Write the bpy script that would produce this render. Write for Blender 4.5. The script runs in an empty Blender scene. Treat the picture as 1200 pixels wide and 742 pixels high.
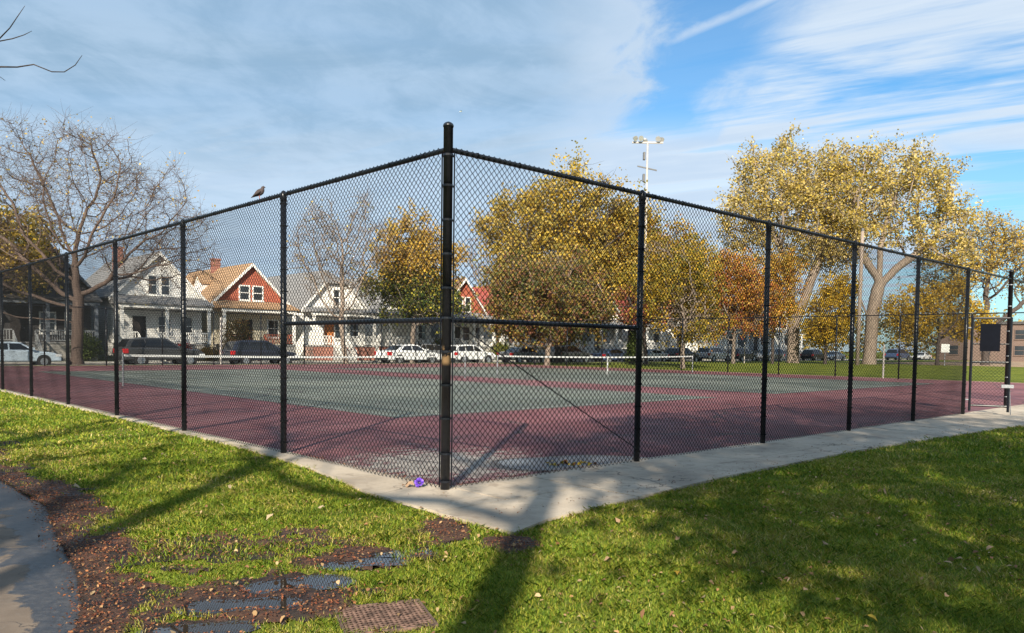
import bpy, bmesh, math, random
import numpy as np
from mathutils import Vector, Matrix

random.seed(7)
np.random.seed(7)
SC = bpy.context.scene
COL = SC.collection

# ------------------------------------------------------------------ camera
CAM_H = 1.585
_pitch, _roll = math.radians(-2.72), math.radians(0.76)
_f = Vector((0, math.cos(_pitch), math.sin(_pitch)))
_r0 = Vector((1, 0, 0)); _u0 = _r0.cross(_f)
_r = _r0 * math.cos(_roll) + _u0 * math.sin(_roll)
_u = -_r0 * math.sin(_roll) + _u0 * math.cos(_roll)
cam_data = bpy.data.cameras.new('camera')
cam = bpy.data.objects.new('camera', cam_data); COL.objects.link(cam)
cam_data.sensor_fit = 'HORIZONTAL'; cam_data.sensor_width = 36.0
cam_data.lens = 36.0 * 926.0 / 1200.0
cam_data.shift_y = 79.0 / 1200.0
cam_data.clip_start = 0.05; cam_data.clip_end = 3000
M = Matrix((( _r.x, _u.x, -_f.x, 0), (_r.y, _u.y, -_f.y, 0), (_r.z, _u.z, -_f.z, CAM_H), (0, 0, 0, 1)))
cam.matrix_world = M
SC.camera = cam

# ------------------------------------------------------------------ view
SC.view_settings.view_transform = 'Standard'
SC.view_settings.look = 'None'
SC.view_settings.gamma = 1.0
SC.view_settings.exposure = 1.05
SC.render.resolution_x = 1024; SC.render.resolution_y = 633

# ------------------------------------------------------------------ world sky with clouds
SUN_EL = math.radians(27.0); SUN_AZ = math.radians(7.5)     # light travels towards +y, slightly +x
world = bpy.data.worlds.new('World'); SC.world = world; world.use_nodes = True
nt = world.node_tree; nt.nodes.clear()
def wn(t, **k):
    n = nt.nodes.new(t)
    for a, b in k.items(): setattr(n, a, b)
    return n
def wl(a, b): nt.links.new(a, b)
def wmath(op, a, b=None, c=None, clamp=False):
    n = wn('ShaderNodeMath', operation=op, use_clamp=clamp)
    for i, x in enumerate((a, b, c)):
        if x is None: continue
        if isinstance(x, (int, float)): n.inputs[i].default_value = x
        else: wl(x, n.inputs[i])
    return n.outputs[0]
def wrange(x, a, b, lo=0.0, hi=1.0):
    n = wn('ShaderNodeMapRange', interpolation_type='SMOOTHSTEP')
    wl(x, n.inputs[0]); n.inputs[1].default_value = a; n.inputs[2].default_value = b
    n.inputs[3].default_value = lo; n.inputs[4].default_value = hi
    return n.outputs[0]
sky = wn('ShaderNodeTexSky', sky_type='NISHITA')
sky.sun_disc = False; sky.sun_elevation = SUN_EL; sky.sun_rotation = math.pi + SUN_AZ
sky.air_density = 1.0; sky.dust_density = 0.6; sky.ozone_density = 1.6
tc = wn('ShaderNodeTexCoord'); sep = wn('ShaderNodeSeparateXYZ'); wl(tc.outputs['Generated'], sep.inputs[0])
dz = wmath('MAXIMUM', sep.outputs[2], 0.035)
PX = wmath('DIVIDE', sep.outputs[0], dz); PY = wmath('DIVIDE', sep.outputs[1], dz)
def wcomb(a, b, c=0.0):
    n = wn('ShaderNodeCombineXYZ')
    for i, x in enumerate((a, b, c)):
        if isinstance(x, (int, float)): n.inputs[i].default_value = x
        else: wl(x, n.inputs[i])
    return n.outputs[0]
def wnoise(vec, scale, detail=4, rough=0.55, dist=0.0):
    n = wn('ShaderNodeTexNoise'); wl(vec, n.inputs['Vector'])
    n.inputs['Scale'].default_value = scale; n.inputs['Detail'].default_value = detail
    n.inputs['Roughness'].default_value = rough; n.inputs['Distortion'].default_value = dist
    return n.outputs[0]
Pv = wcomb(PX, PY)
big = wnoise(Pv, 0.9, 4, 0.5, 0.2)
fine = wnoise(wcomb(wmath('MULTIPLY', PX, 1.6), wmath('MULTIPLY', PY, 0.8), 3.3), 2.4, 7, 0.62, 0.4)
# the great veil: everything left of a line overhead
edge = wmath('ADD', wmath('SUBTRACT', 0.50, PX), wmath('ADD', wmath('MULTIPLY', wmath('SUBTRACT', big, 0.5), 0.55),
                                                   wmath('MULTIPLY', wmath('SUBTRACT', fine, 0.5), 0.55)))
sheet = wrange(edge, -0.06, 0.13)
thin = wrange(wnoise(wcomb(wmath('MULTIPLY', PX, 0.7), PY, 9.0), 0.55, 5, 0.55, 0.5), 0.30, 0.72, 0.72, 0.97)
lowthin = wrange(PY, 3.2, 6.5, 1.0, 0.80)
sheet_m = wmath('MULTIPLY', wmath('MULTIPLY', sheet, thin), lowthin)
# streaky cirrus on the other side
sa = wmath('ADD', wmath('MULTIPLY', PX, 0.83), wmath('MULTIPLY', PY, -0.55))
sb = wmath('ADD', wmath('MULTIPLY', PX, 0.55), wmath('MULTIPLY', PY, 0.83))
st = wnoise(wcomb(wmath('MULTIPLY', sa, 0.42), wmath('MULTIPLY', sb, 1.35), 4.7), 1.15, 7, 0.56, 0.5)
rip = wnoise(wcomb(wmath('MULTIPLY', sa, 1.2), wmath('MULTIPLY', sb, 6.0), 1.7), 1.6, 4, 0.6, 0.6)
stm = wrange(wmath('ADD', st, wmath('MULTIPLY', wmath('SUBTRACT', rip, 0.5), 0.20)), 0.355, 0.565)
gapx = wrange(wmath('ADD', PX, wmath('MULTIPLY', wmath('SUBTRACT', fine, 0.5), 0.5)), 0.68, 1.0, 0.10, 1.0)
gapy = wrange(wmath('ADD', PY, wmath('MULTIPLY', wmath('SUBTRACT', big, 0.5), 0.8)), 3.2, 4.0)
far_right = wrange(wmath('DIVIDE', PX, wmath('MAXIMUM', PY, 0.05)), 0.50, 0.62, 1.0, 0.35)
lowr = wrange(PY, 3.6, 4.6, 1.0, 0.0)
keep = wmath('MAXIMUM', lowr, far_right)
streak = wmath('MULTIPLY', wmath('MULTIPLY', stm, wmath('MAXIMUM', gapx, gapy)), keep)
haze_low = wmath('MULTIPLY', wrange(PY, 3.1, 4.6, 0.0, 0.88), wrange(wmath('DIVIDE', PX, wmath('MAXIMUM', PY, 0.05)), 0.36, 0.56, 1.0, 0.15))
streak = wmath('MAXIMUM', streak, haze_low)
# an old vapour trail drawn out across the gap
cd_ = wmath('ABSOLUTE', wmath('ADD', wmath('ADD', wmath('MULTIPLY', wmath('SUBTRACT', PX, 0.53), 0.817), wmath('MULTIPLY', wmath('SUBTRACT', PY, 2.58), 0.577)), wmath('MULTIPLY', wmath('SUBTRACT', fine, 0.5), 0.05)))
trail = wmath('MULTIPLY', wrange(cd_, 0.0, 0.055, 0.75, 0.0), wmath('MULTIPLY', wrange(PX, 0.46, 0.54), wrange(fine, 0.3, 0.62, 0.25, 1.0)))
streak = wmath('MAXIMUM', streak, trail)
streak = wmath('MULTIPLY', streak, 0.95)
# colours
mixc = wn('ShaderNodeMix', data_type='RGBA')
wl(wrange(wmath('ADD', wmath('MULTIPLY', fine, 0.45), wmath('MULTIPLY', wnoise(wcomb(wmath('MULTIPLY', PX, 0.8), PY, 5.0), 1.5, 7, 0.6, 0.8), 0.55)), 0.38, 0.61), mixc.inputs[0])
mixc.inputs[6].default_value = (2.85, 4.35, 5.95, 1); mixc.inputs[7].default_value = (4.05, 5.55, 7.25, 1)
mixw = wn('ShaderNodeMix', data_type='RGBA')
wl(wrange(st, 0.42, 0.66), mixw.inputs[0])
mixw.inputs[6].default_value = (7.0, 7.9, 8.8, 1); mixw.inputs[7].default_value = (5.5, 6.7, 8.2, 1)
# bright rim where the veil thins out
rim = wmath('MULTIPLY', wrange(edge, 0.50, 0.06), 0.95)
mixr = wn('ShaderNodeMix', data_type='RGBA'); wl(rim, mixr.inputs[0]); wl(mixc.outputs[2], mixr.inputs[6])
mixr.inputs[7].default_value = (5.4, 6.6, 8.0, 1)
low_b = wn('ShaderNodeMix', data_type='RGBA'); wl(wrange(PY, 3.0, 6.0, 0.0, 0.55), low_b.inputs[0])
wl(mixr.outputs[2], low_b.inputs[6]); low_b.inputs[7].default_value = (5.3, 6.9, 8.7, 1)
skyc = wn('ShaderNodeMix', data_type='RGBA', blend_type='MULTIPLY'); skyc.inputs[0].default_value = 1.0
wl(sky.outputs[0], skyc.inputs[6]); skyc.inputs[7].default_value = (0.72, 1.25, 1.52, 1)
m1 = wn('ShaderNodeMix', data_type='RGBA'); wl(streak, m1.inputs[0]); wl(skyc.outputs[2], m1.inputs[6]); wl(mixw.outputs[2], m1.inputs[7])
m2 = wn('ShaderNodeMix', data_type='RGBA'); wl(sheet_m, m2.inputs[0]); wl(m1.outputs[2], m2.inputs[6]); wl(low_b.outputs[2], m2.inputs[7])
bg = wn('ShaderNodeBackground'); bg.inputs[1].default_value = 0.054
wl(m2.outputs[2], bg.inputs[0])
wo = wn('ShaderNodeOutputWorld'); wl(bg.outputs[0], wo.inputs[0])

# ------------------------------------------------------------------ sun
sd = bpy.data.lights.new('sun', 'SUN'); sd.energy = 5.0; sd.angle = math.radians(0.6); sd.color = (1.0, 0.91, 0.75)
sun = bpy.data.objects.new('sun', sd); COL.objects.link(sun)
D = Vector((math.cos(SUN_EL) * math.sin(SUN_AZ), math.cos(SUN_EL) * math.cos(SUN_AZ), -math.sin(SUN_EL)))
sun.rotation_euler = D.to_track_quat('-Z', 'Y').to_euler(); sun.location = (-5, -40, 25)

# ------------------------------------------------------------------ frames of reference
P0 = Vector((-0.7085, 8.476, 0))                 # corner of the court, by the corner post
TH = math.atan2(0.68591, 0.72768)                # direction of the fence that runs to the right
dR = Vector((math.cos(TH), math.sin(TH), 0)); dL = Vector((-math.sin(TH), math.cos(TH), 0))
def W(u, v, z=0.0):
    p = P0 + dR * u + dL * v; return Vector((p.x, p.y, z))
def to_uv(x, y):
    x = np.asarray(x) - P0.x; y = np.asarray(y) - P0.y
    return x * dR.x + y * dR.y, x * dL.x + y * dL.y

# ------------------------------------------------------------------ materials
MATS = {}
def new_mat(name):
    m = bpy.data.materials.new(name); m.use_nodes = True
    t = m.node_tree; t.nodes.clear()
    out = t.nodes.new('ShaderNodeOutputMaterial'); b = t.nodes.new('ShaderNodeBsdfPrincipled')
    t.links.new(b.outputs[0], out.inputs[0]); MATS[name] = m
    return m, t, b, out
def N(t, ty, **k):
    n = t.nodes.new(ty)
    for a, b in k.items(): setattr(n, a, b)
    return n
def ramp(t, fac, stops):
    n = N(t, 'ShaderNodeValToRGB'); e = n.color_ramp.elements
    while len(e) < len(stops): e.new(0.5)
    for q, (p, c) in zip(e, stops): q.position = p; q.color = (*c, 1) if len(c) == 3 else c
    t.links.new(fac, n.inputs[0]); return n.outputs[0]
def noise(t, vec, scale, detail=4, rough=0.55, dist=0.0):
    n = N(t, 'ShaderNodeTexNoise'); n.inputs['Scale'].default_value = scale
    n.inputs['Detail'].default_value = detail; n.inputs['Roughness'].default_value = rough
    n.inputs['Distortion'].default_value = dist
    if vec is not None: t.links.new(vec, n.inputs['Vector'])
    return n.outputs[0]
def mixc_(t, fac, a, b, blend='MIX'):
    n = N(t, 'ShaderNodeMix', data_type='RGBA', blend_type=blend)
    for i, x in ((0, fac), (6, a), (7, b)):
        if isinstance(x, (int, float)): n.inputs[i].default_value = x
        elif isinstance(x, tuple): n.inputs[i].default_value = (*x, 1) if len(x) == 3 else x
        else: t.links.new(x, n.inputs[i])
    return n.outputs[2]
def mth(t, op, a, b=None, clamp=False):
    n = N(t, 'ShaderNodeMath', operation=op, use_clamp=clamp)
    for i, x in enumerate((a, b)):
        if x is None: continue
        if isinstance(x, (int, float)): n.inputs[i].default_value = x
        else: t.links.new(x, n.inputs[i])
    return n.outputs[0]
def mrange(t, x, a, b, lo=0.0, hi=1.0):
    n = N(t, 'ShaderNodeMapRange', interpolation_type='SMOOTHSTEP'); t.links.new(x, n.inputs[0])
    for i, q in enumerate((a, b, lo, hi)): n.inputs[i + 1].default_value = q
    return n.outputs[0]
def bump(t, b, h, strength=0.3, dist=0.02):
    n = N(t, 'ShaderNodeBump'); n.inputs['Strength'].default_value = strength; n.inputs['Distance'].default_value = dist
    t.links.new(h, n.inputs['Height']); t.links.new(n.outputs[0], b.inputs['Normal'])
def objco(t): return N(t, 'ShaderNodeTexCoord').outputs['Object']
def geopos(t): return N(t, 'ShaderNodeNewGeometry').outputs['Position']
def simple(name, col, rough=0.6, metal=0.0, var=0.12, scale=6.0, spec=None, bmp=0.0):
    m, t, b, o = new_mat(name)
    co = geopos(t)
    n = noise(t, co, scale, 5, 0.6)
    d = tuple(max(0, c * (1 - var * 1.6)) for c in col); l = tuple(min(1, c * (1 + var)) for c in col)
    t.links.new(ramp(t, n, [(0.3, d), (0.7, l)]), b.inputs['Base Color'])
    b.inputs['Roughness'].default_value = rough; b.inputs['Metallic'].default_value = metal
    if spec is not None: b.inputs['Specular IOR Level'].default_value = spec
    if bmp: bump(t, b, noise(t, co, scale * 4, 4), bmp, 0.01)
    return m

def make_lawn():
    m, t, b, o = new_mat('lawn_ground'); co = geopos(t)
    n1 = noise(t, co, 0.45, 5, 0.6); n2 = noise(t, co, 9, 6, 0.7); n3 = noise(t, co, 60, 3, 0.7)
    c = ramp(t, n2, [(0.28, (0.065, 0.085, 0.012)), (0.55, (0.125, 0.155, 0.022)), (0.8, (0.22, 0.21, 0.045))])
    c = mixc_(t, mrange(t, n1, 0.42, 0.66), c, (0.20, 0.22, 0.032))
    c = mixc_(t, mrange(t, n3, 0.5, 0.75, 0.0, 0.45), c, (0.035, 0.030, 0.015))
    t.links.new(c, b.inputs['Base Color']); b.inputs['Roughness'].default_value = 0.95
    b.inputs['Specular IOR Level'].default_value = 0.1
    bump(t, b, n3, 0.6, 0.03)
make_lawn()
def make_soil():
    m, t, b, o = new_mat('soil'); co = geopos(t)
    n1 = noise(t, co, 3.0, 6, 0.65); n2 = noise(t, co, 38, 6, 0.75)
    c = ramp(t, n2, [(0.25, (0.020, 0.010, 0.006)), (0.5, (0.080, 0.034, 0.018)), (0.75, (0.19, 0.080, 0.038))])
    c = mixc_(t, mrange(t, n1, 0.45, 0.7), c, (0.026, 0.017, 0.012))
    sz = N(t, 'ShaderNodeSeparateXYZ'); t.links.new(co, sz.inputs[0])
    wetm = mth(t, 'SUBTRACT', 1.0, mrange(t, sz.outputs[2], 0.009, 0.021))          # soaked mud close to the water level
    c = mixc_(t, mth(t, 'MULTIPLY', wetm, 0.8), c, (0.020, 0.013, 0.009))
    t.links.new(c, b.inputs['Base Color'])
    rg_ = N(t, 'ShaderNodeMix', data_type='FLOAT'); t.links.new(wetm, rg_.inputs[0]); rg_.inputs[2].default_value = 0.85; rg_.inputs[3].default_value = 0.28
    t.links.new(rg_.outputs[0], b.inputs['Roughness'])
    bump(t, b, n2, 0.8, 0.03)
make_soil()
def make_concrete():
    m, t, b, o = new_mat('concrete'); co = geopos(t)
    n1 = noise(t, co, 0.8, 6, 0.62, 0.3); n2 = noise(t, co, 14, 6, 0.7); n3 = noise(t, co, 130, 2, 0.6)
    c = ramp(t, n1, [(0.30, (0.27, 0.22, 0.17)), (0.5, (0.44, 0.365, 0.28)), (0.72, (0.52, 0.44, 0.345))])
    c = mixc_(t, mrange(t, n2, 0.52, 0.78, 0.0, 0.55), c, (0.22, 0.19, 0.155))
    c = mixc_(t, mrange(t, n3, 0.55, 0.75, 0.0, 0.4), c, (0.15, 0.125, 0.10))
    c = mixc_(t, mrange(t, noise(t, co, 2.6, 7, 0.72, 1.0), 0.52, 0.66, 0.0, 0.5), c, (0.17, 0.13, 0.095))
    v = N(t, 'ShaderNodeTexVoronoi', feature='DISTANCE_TO_EDGE'); v.inputs['Scale'].default_value = 0.42
    w = N(t, 'ShaderNodeVectorMath', operation='ADD'); t.links.new(co, w.inputs[0])
    nn = N(t, 'ShaderNodeTexNoise'); nn.inputs['Scale'].default_value = 2.2; nn.inputs['Detail'].default_value = 5; t.links.new(co, nn.inputs['Vector'])
    t.links.new(nn.outputs[1], w.inputs[1]); t.links.new(w.outputs[0], v.inputs['Vector'])
    crack = mrange(t, v.outputs[0], 0.0, 0.0065, 1.0, 0.0)
    crack = mth(t, 'MULTIPLY', crack, mrange(t, noise(t, co, 0.6, 2), 0.46, 0.58))
    c = mixc_(t, crack, c, (0.05, 0.04, 0.03))
    t.links.new(c, b.inputs['Base Color']); b.inputs['Roughness'].default_value = 0.85
    bump(t, b, n2, 0.25, 0.01)
make_concrete()
def make_path():
    m, t, b, o = new_mat('path_concrete'); co = geopos(t)
    at = N(t, 'ShaderNodeAttribute', attribute_name='edge')
    n1 = noise(t, co, 2.6, 4, 0.55); n2 = noise(t, co, 18, 6, 0.7); n3 = noise(t, co, 150, 2, 0.6)
    c = ramp(t, n1, [(0.30, (0.125, 0.092, 0.066)), (0.7, (0.20, 0.152, 0.112))])
    c = mixc_(t, mrange(t, n2, 0.5, 0.8, 0.0, 0.6), c, (0.21, 0.18, 0.15))
    c = mixc_(t, mrange(t, n3, 0.56, 0.72, 0.0, 0.5), c, (0.10, 0.085, 0.07))
    v = N(t, 'ShaderNodeTexVoronoi', feature='DISTANCE_TO_EDGE'); v.inputs['Scale'].default_value = 1.4
    w = N(t, 'ShaderNodeVectorMath', operation='ADD'); t.links.new(co, w.inputs[0])
    nn = N(t, 'ShaderNodeTexNoise'); nn.inputs['Scale'].default_value = 3.0; nn.inputs['Detail'].default_value = 5; t.links.new(co, nn.inputs['Vector'])
    t.links.new(nn.outputs[1], w.inputs[1]); t.links.new(w.outputs[0], v.inputs['Vector'])
    crack = mth(t, 'MULTIPLY', mrange(t, v.outputs[0], 0.0, 0.018, 1.0, 0.0), mrange(t, noise(t, co, 1.5, 2), 0.48, 0.58))
    c = mixc_(t, crack, c, (0.055, 0.045, 0.038))
    nw = noise(t, co, 1.5, 9, 0.62, 0.6)
    d = mth(t, 'ADD', at.outputs['Fac'], mth(t, 'MULTIPLY', mth(t, 'SUBTRACT', nw, 0.5), 1.15))
    wet = mrange(t, d, 0.36, 0.30, 0.0, 1.0)
    n_ = N(t, 'ShaderNodeMapRange', interpolation_type='LINEAR')
    wet = mth(t, 'SUBTRACT', 1.0, mrange(t, d, 0.33, 0.38))
    c = mixc_(t, wet, c, mixc_(t, mrange(t, n2, 0.4, 0.7), (0.034, 0.032, 0.034), (0.075, 0.066, 0.06)))
    t.links.new(c, b.inputs['Base Color'])
    rr = N(t, 'ShaderNodeMix', data_type='FLOAT'); t.links.new(wet, rr.inputs[0]); rr.inputs[2].default_value = 0.85; rr.inputs[3].default_value = 0.32
    t.links.new(rr.outputs[0], b.inputs['Roughness'])
    bump(t, b, n2, 0.3, 0.01)
make_path()
def make_court(name, cols, patch):
    m, t, b, o = new_mat(name); co = objco(t)
    n1 = noise(t, co, 0.35, 5, 0.6, 0.3); n2 = noise(t, co, 3.0, 6, 0.65); n3 = noise(t, co, 40, 3, 0.7)
    c = ramp(t, n1, [(0.3, cols[0]), (0.5, cols[1]), (0.72, cols[2])])
    c = mixc_(t, mrange(t, n2, 0.46, 0.74, 0.0, 0.6), c, tuple(x * 0.5 for x in cols[0]))
    nb = noise(t, co, 0.14, 4, 0.6, 0.8)
    c = mixc_(t, mrange(t, nb, 0.42, 0.62, 0.0, 0.55), c, tuple(x * 1.25 + 0.02 for x in cols[2]))
    ns = noise(t, co, 0.9, 7, 0.7, 1.2)
    c = mixc_(t, mrange(t, ns, 0.56, 0.66, 0.0, 0.45), c, (0.07, 0.05, 0.05))
    # rubbed-off spots, stretched along the play direction
    mp = N(t, 'ShaderNodeMapping'); mp.inputs['Scale'].default_value = (1.6, 5.0, 1); mp.inputs['Rotation'].default_value = (0, 0, 0.75)
    t.links.new(co, mp.inputs[0])
    n4 = noise(t, mp.outputs[0], 1.3, 7, 0.7)
    c = mixc_(t, mrange(t, n4, 0.60, 0.68, 0.0, 0.6), c, (0.34, 0.30, 0.29))
    if patch:      # bare slab where the paint has gone, near the low corner that floods
        sp = N(t, 'ShaderNodeSeparateXYZ'); t.links.new(co, sp.inputs[0])
        dx = mth(t, 'MULTIPLY', mth(t, 'SUBTRACT', sp.outputs[0], 1.2), 0.40); dy = mth(t, 'MULTIPLY', mth(t, 'SUBTRACT', sp.outputs[1], 1.6), 0.46)
        rr = mth(t, 'SQRT', mth(t, 'ADD', mth(t, 'MULTIPLY', dx, dx), mth(t, 'MULTIPLY', dy, dy)))
        pm = mth(t, 'ADD', rr, mth(t, 'ADD', mth(t, 'MULTIPLY', mth(t, 'SUBTRACT', n4, 0.5), 2.4), mth(t, 'MULTIPLY', mth(t, 'SUBTRACT', noise(t, co, 7.0, 6, 0.7), 0.5), 1.3)))
        c = mixc_(t, mrange(t, pm, 0.95, 0.55, 0.0, 1.0) if False else mth(t, 'SUBTRACT', 1.0, mrange(t, pm, 0.36, 0.62)), c,
                  mixc_(t, mrange(t, n2, 0.35, 0.7), (0.22, 0.19, 0.165), (0.40, 0.355, 0.31)))
    v = N(t, 'ShaderNodeTexVoronoi', feature='DISTANCE_TO_EDGE'); v.inputs['Scale'].default_value = 0.16
    w = N(t, 'ShaderNodeVectorMath', operation='ADD'); t.links.new(co, w.inputs[0])
    nn = N(t, 'ShaderNodeTexNoise'); nn.inputs['Scale'].default_value = 1.0; nn.inputs['Detail'].default_value = 5; t.links.new(co, nn.inputs['Vector'])
    t.links.new(nn.outputs[1], w.inputs[1]); t.links.new(w.outputs[0], v.inputs['Vector'])
    c = mixc_(t, mrange(t, v.outputs[0], 0.0, 0.008, 0.9, 0.0), c, (0.06, 0.045, 0.045))
    t.links.new(c, b.inputs['Base Color'])
    t.links.new(mrange(t, n1, 0.35, 0.65, 0.62, 0.8), b.inputs['Roughness'])
    b.inputs['Specular IOR Level'].default_value = 0.35
    bump(t, b, n3, 0.3, 0.004)
make_court('court_red', ((0.115, 0.039, 0.044), (0.160, 0.053, 0.059), (0.215, 0.085, 0.088)), True)
make_court('court_green', ((0.076, 0.088, 0.072), (0.104, 0.119, 0.098), (0.160, 0.172, 0.140)), False)
def make_line():
    m, t, b, o = new_mat('line_paint'); co = geopos(t)
    n = noise(t, co, 3.5, 6, 0.7)
    t.links.new(ramp(t, n, [(0.44, (0.13, 0.15, 0.13)), (0.62, (0.42, 0.42, 0.39))]), b.inputs['Base Color']); b.inputs['Roughness'].default_value = 0.7
make_line()
def make_water():
    m, t, b, o = new_mat('puddle_water'); co = geopos(t)
    b.inputs['Base Color'].default_value = (0.030, 0.022, 0.015, 1); b.inputs['Roughness'].default_value = 0.02
    b.inputs['IOR'].default_value = 1.55; b.inputs['Specular IOR Level'].default_value = 0.5
    b.inputs['Coat Weight'].default_value = 0.3; b.inputs['Coat IOR'].default_value = 1.4; b.inputs['Coat Roughness'].default_value = 0.02
    bump(t, b, noise(t, co, 14, 2), 0.006, 0.01)
make_water()
def make_court_water():
    m, t, b, o = new_mat('court_water'); co = geopos(t)
    t.links.new(ramp(t, noise(t, co, 1.6, 4), [(0.3, (0.19, 0.225, 0.27)), (0.7, (0.25, 0.29, 0.34))]), b.inputs['Base Color'])  # puddle on the court: softly varied blue-grey base colour, very low specular
    b.inputs['Roughness'].default_value = 0.18; b.inputs['IOR'].default_value = 1.33; b.inputs['Specular IOR Level'].default_value = 0.04
make_court_water()
simple('wet_slab', (0.055, 0.042, 0.038), 0.35, var=0.3, scale=6)
def make_attr_leaf(name, trans=0.35, rough=0.55):
    m, t, b, o = new_mat(name)
    at = N(t, 'ShaderNodeAttribute', attribute_name='Col')
    t.links.new(at.outputs['Color'], b.inputs['Base Color']); b.inputs['Roughness'].default_value = rough
    b.inputs['Specular IOR Level'].default_value = 0.25
    tr = N(t, 'ShaderNodeBsdfTranslucent'); t.links.new(at.outputs['Color'], tr.inputs[0])
    mx = N(t, 'ShaderNodeMixShader'); mx.inputs[0].default_value = trans
    t.links.new(b.outputs[0], mx.inputs[1]); t.links.new(tr.outputs[0], mx.inputs[2]); t.links.new(mx.outputs[0], o.inputs[0])
make_attr_leaf('foliage', 0.45); make_attr_leaf('grass_blade', 0.40, 0.5); make_attr_leaf('litter', 0.1, 0.8)
def make_bark(name, a, bcol, c3):
    m, t, b, o = new_mat(name); co = objco(t)
    mp = N(t, 'ShaderNodeMapping'); mp.inputs['Scale'].default_value = (3, 3, 0.45); t.links.new(co, mp.inputs[0])
    n = noise(t, mp.outputs[0], 2.9, 8, 0.78, 0.5)
    t.links.new(ramp(t, n, [(0.3, a), (0.5, bcol), (0.72, c3)]), b.inputs['Base Color']); b.inputs['Roughness'].default_value = 0.9
    bump(t, b, n, 0.8, 0.08)
make_bark('bark_grey', (0.07, 0.055, 0.045), (0.17, 0.135, 0.11), (0.27, 0.22, 0.18))
make_bark('bark_pale', (0.06, 0.045, 0.035), (0.22, 0.17, 0.135), (0.38, 0.30, 0.235))
make_bark('bark_brown', (0.035, 0.024, 0.020), (0.10, 0.068, 0.055), (0.17, 0.12, 0.095))
make_bark('bark_dark', (0.025, 0.02, 0.018), (0.06, 0.045, 0.04), (0.11, 0.085, 0.07))
def make_fence_paint():
    m, t, b, o = new_mat('black_vinyl'); co = geopos(t)
    n = noise(t, co, 25, 5, 0.7)
    t.links.new(ramp(t, n, [(0.35, (0.005, 0.006, 0.009)), (0.8, (0.012, 0.014, 0.020))]), b.inputs['Base Color'])
    b.inputs['Roughness'].default_value = 0.30; b.inputs['Specular IOR Level'].default_value = 0.35
make_fence_paint()
simple('black_wire', (0.0045, 0.005, 0.006), 0.6, var=0.1, spec=0.12)
def make_worn_post():
    m, t, b, o = new_mat('worn_post'); co = objco(t)
    n = noise(t, co, 6, 6, 0.7)
    sp = N(t, 'ShaderNodeSeparateXYZ'); t.links.new(co, sp.inputs[0])
    band = mth(t, 'MULTIPLY', mrange(t, sp.outputs[2], 1.36, 1.42), mth(t, 'SUBTRACT', 1.0, mrange(t, sp.outputs[2], 1.52, 1.60)))
    band = mth(t, 'MULTIPLY', band, mrange(t, n, 0.46, 0.50))
    c = ramp(t, noise(t, co, 30, 5, 0.7), [(0.35, (0.005, 0.006, 0.009)), (0.85, (0.016, 0.018, 0.024))])
    t.links.new(mixc_(t, band, c, (0.40, 0.25, 0.13)), b.inputs['Base Color']); b.inputs['Roughness'].default_value = 0.33
make_worn_post()
simple('galvanised', (0.24, 0.25, 0.27), 0.5, 0.6, 0.25, 30)
simple('rust_metal', (0.14, 0.085, 0.065), 0.85, 0.1, 0.5, 20)
simple('white_siding', (0.86, 0.84, 0.80), 0.7, var=0.08, scale=1.2)
simple('white_trim', (0.80, 0.78, 0.74), 0.6, var=0.06)
simple('cream_siding', (0.68, 0.60, 0.45), 0.7, var=0.1)
simple('dark_siding', (0.060, 0.056, 0.058), 0.75, var=0.15)
simple('slate_siding', (0.16, 0.18, 0.21), 0.75, var=0.15)
simple('grey_siding', (0.36, 0.37, 0.38), 0.75, var=0.12)
simple('red_siding', (0.38, 0.105, 0.062), 0.75, var=0.2, scale=3)
simple('orange_shingle', (0.38, 0.235, 0.13), 0.85, var=0.3, scale=5)
simple('grey_shingle', (0.22, 0.215, 0.215), 0.9, var=0.3, scale=5)
simple('dark_shingle', (0.075, 0.072, 0.072), 0.9, var=0.3, scale=5)
simple('brown_shingle', (0.17, 0.10, 0.065), 0.9, var=0.3, scale=5)
simple('red_roof', (0.30, 0.06, 0.045), 0.85, var=0.3, scale=5)
simple('orange_door', (0.50, 0.17, 0.05), 0.5)
simple('dark_door', (0.035, 0.028, 0.026), 0.5)
simple('porch_floor', (0.30, 0.29, 0.28), 0.7)
simple('wood_rail', (0.33, 0.20, 0.12), 0.75)
simple('asphalt', (0.055, 0.054, 0.055), 0.9, var=0.25, scale=3, bmp=0.3)
simple('kerb_concrete', (0.38, 0.36, 0.33), 0.85)
simple('tan_dirt', (0.34, 0.23, 0.14), 0.95, var=0.25, scale=1.5)
simple('pole_wood', (0.27, 0.21, 0.17), 0.85, var=0.2)
simple('pole_pale', (0.40, 0.365, 0.34), 0.7, var=0.12)
simple('lamp_metal', (0.5, 0.5, 0.5), 0.35, 0.5)
simple('lamp_dark', (0.07, 0.07, 0.075), 0.5)
simple('tyre', (0.018, 0.018, 0.019), 0.9)
simple('rim', (0.45, 0.46, 0.48), 0.35, 0.8)
simple('black_plastic', (0.015, 0.015, 0.017), 0.5)
simple('sign_black', (0.004, 0.005, 0.009), 0.7, spec=0.05)
simple('sign_white', (0.80, 0.80, 0.78), 0.5)
simple('net_band', (0.50, 0.50, 0.49), 0.7, var=0.05)
simple('net_cord', (0.02, 0.02, 0.022), 0.8)
simple('bird_grey', (0.05, 0.036, 0.036), 0.8, var=0.3, scale=40)
simple('gull_white', (0.75, 0.76, 0.78), 0.7)
simple('purple', (0.20, 0.09, 0.62), 0.5, var=0.3, scale=80)
simple('tan_wrap', (0.46, 0.31, 0.22), 0.8, var=0.3, scale=40)
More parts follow.
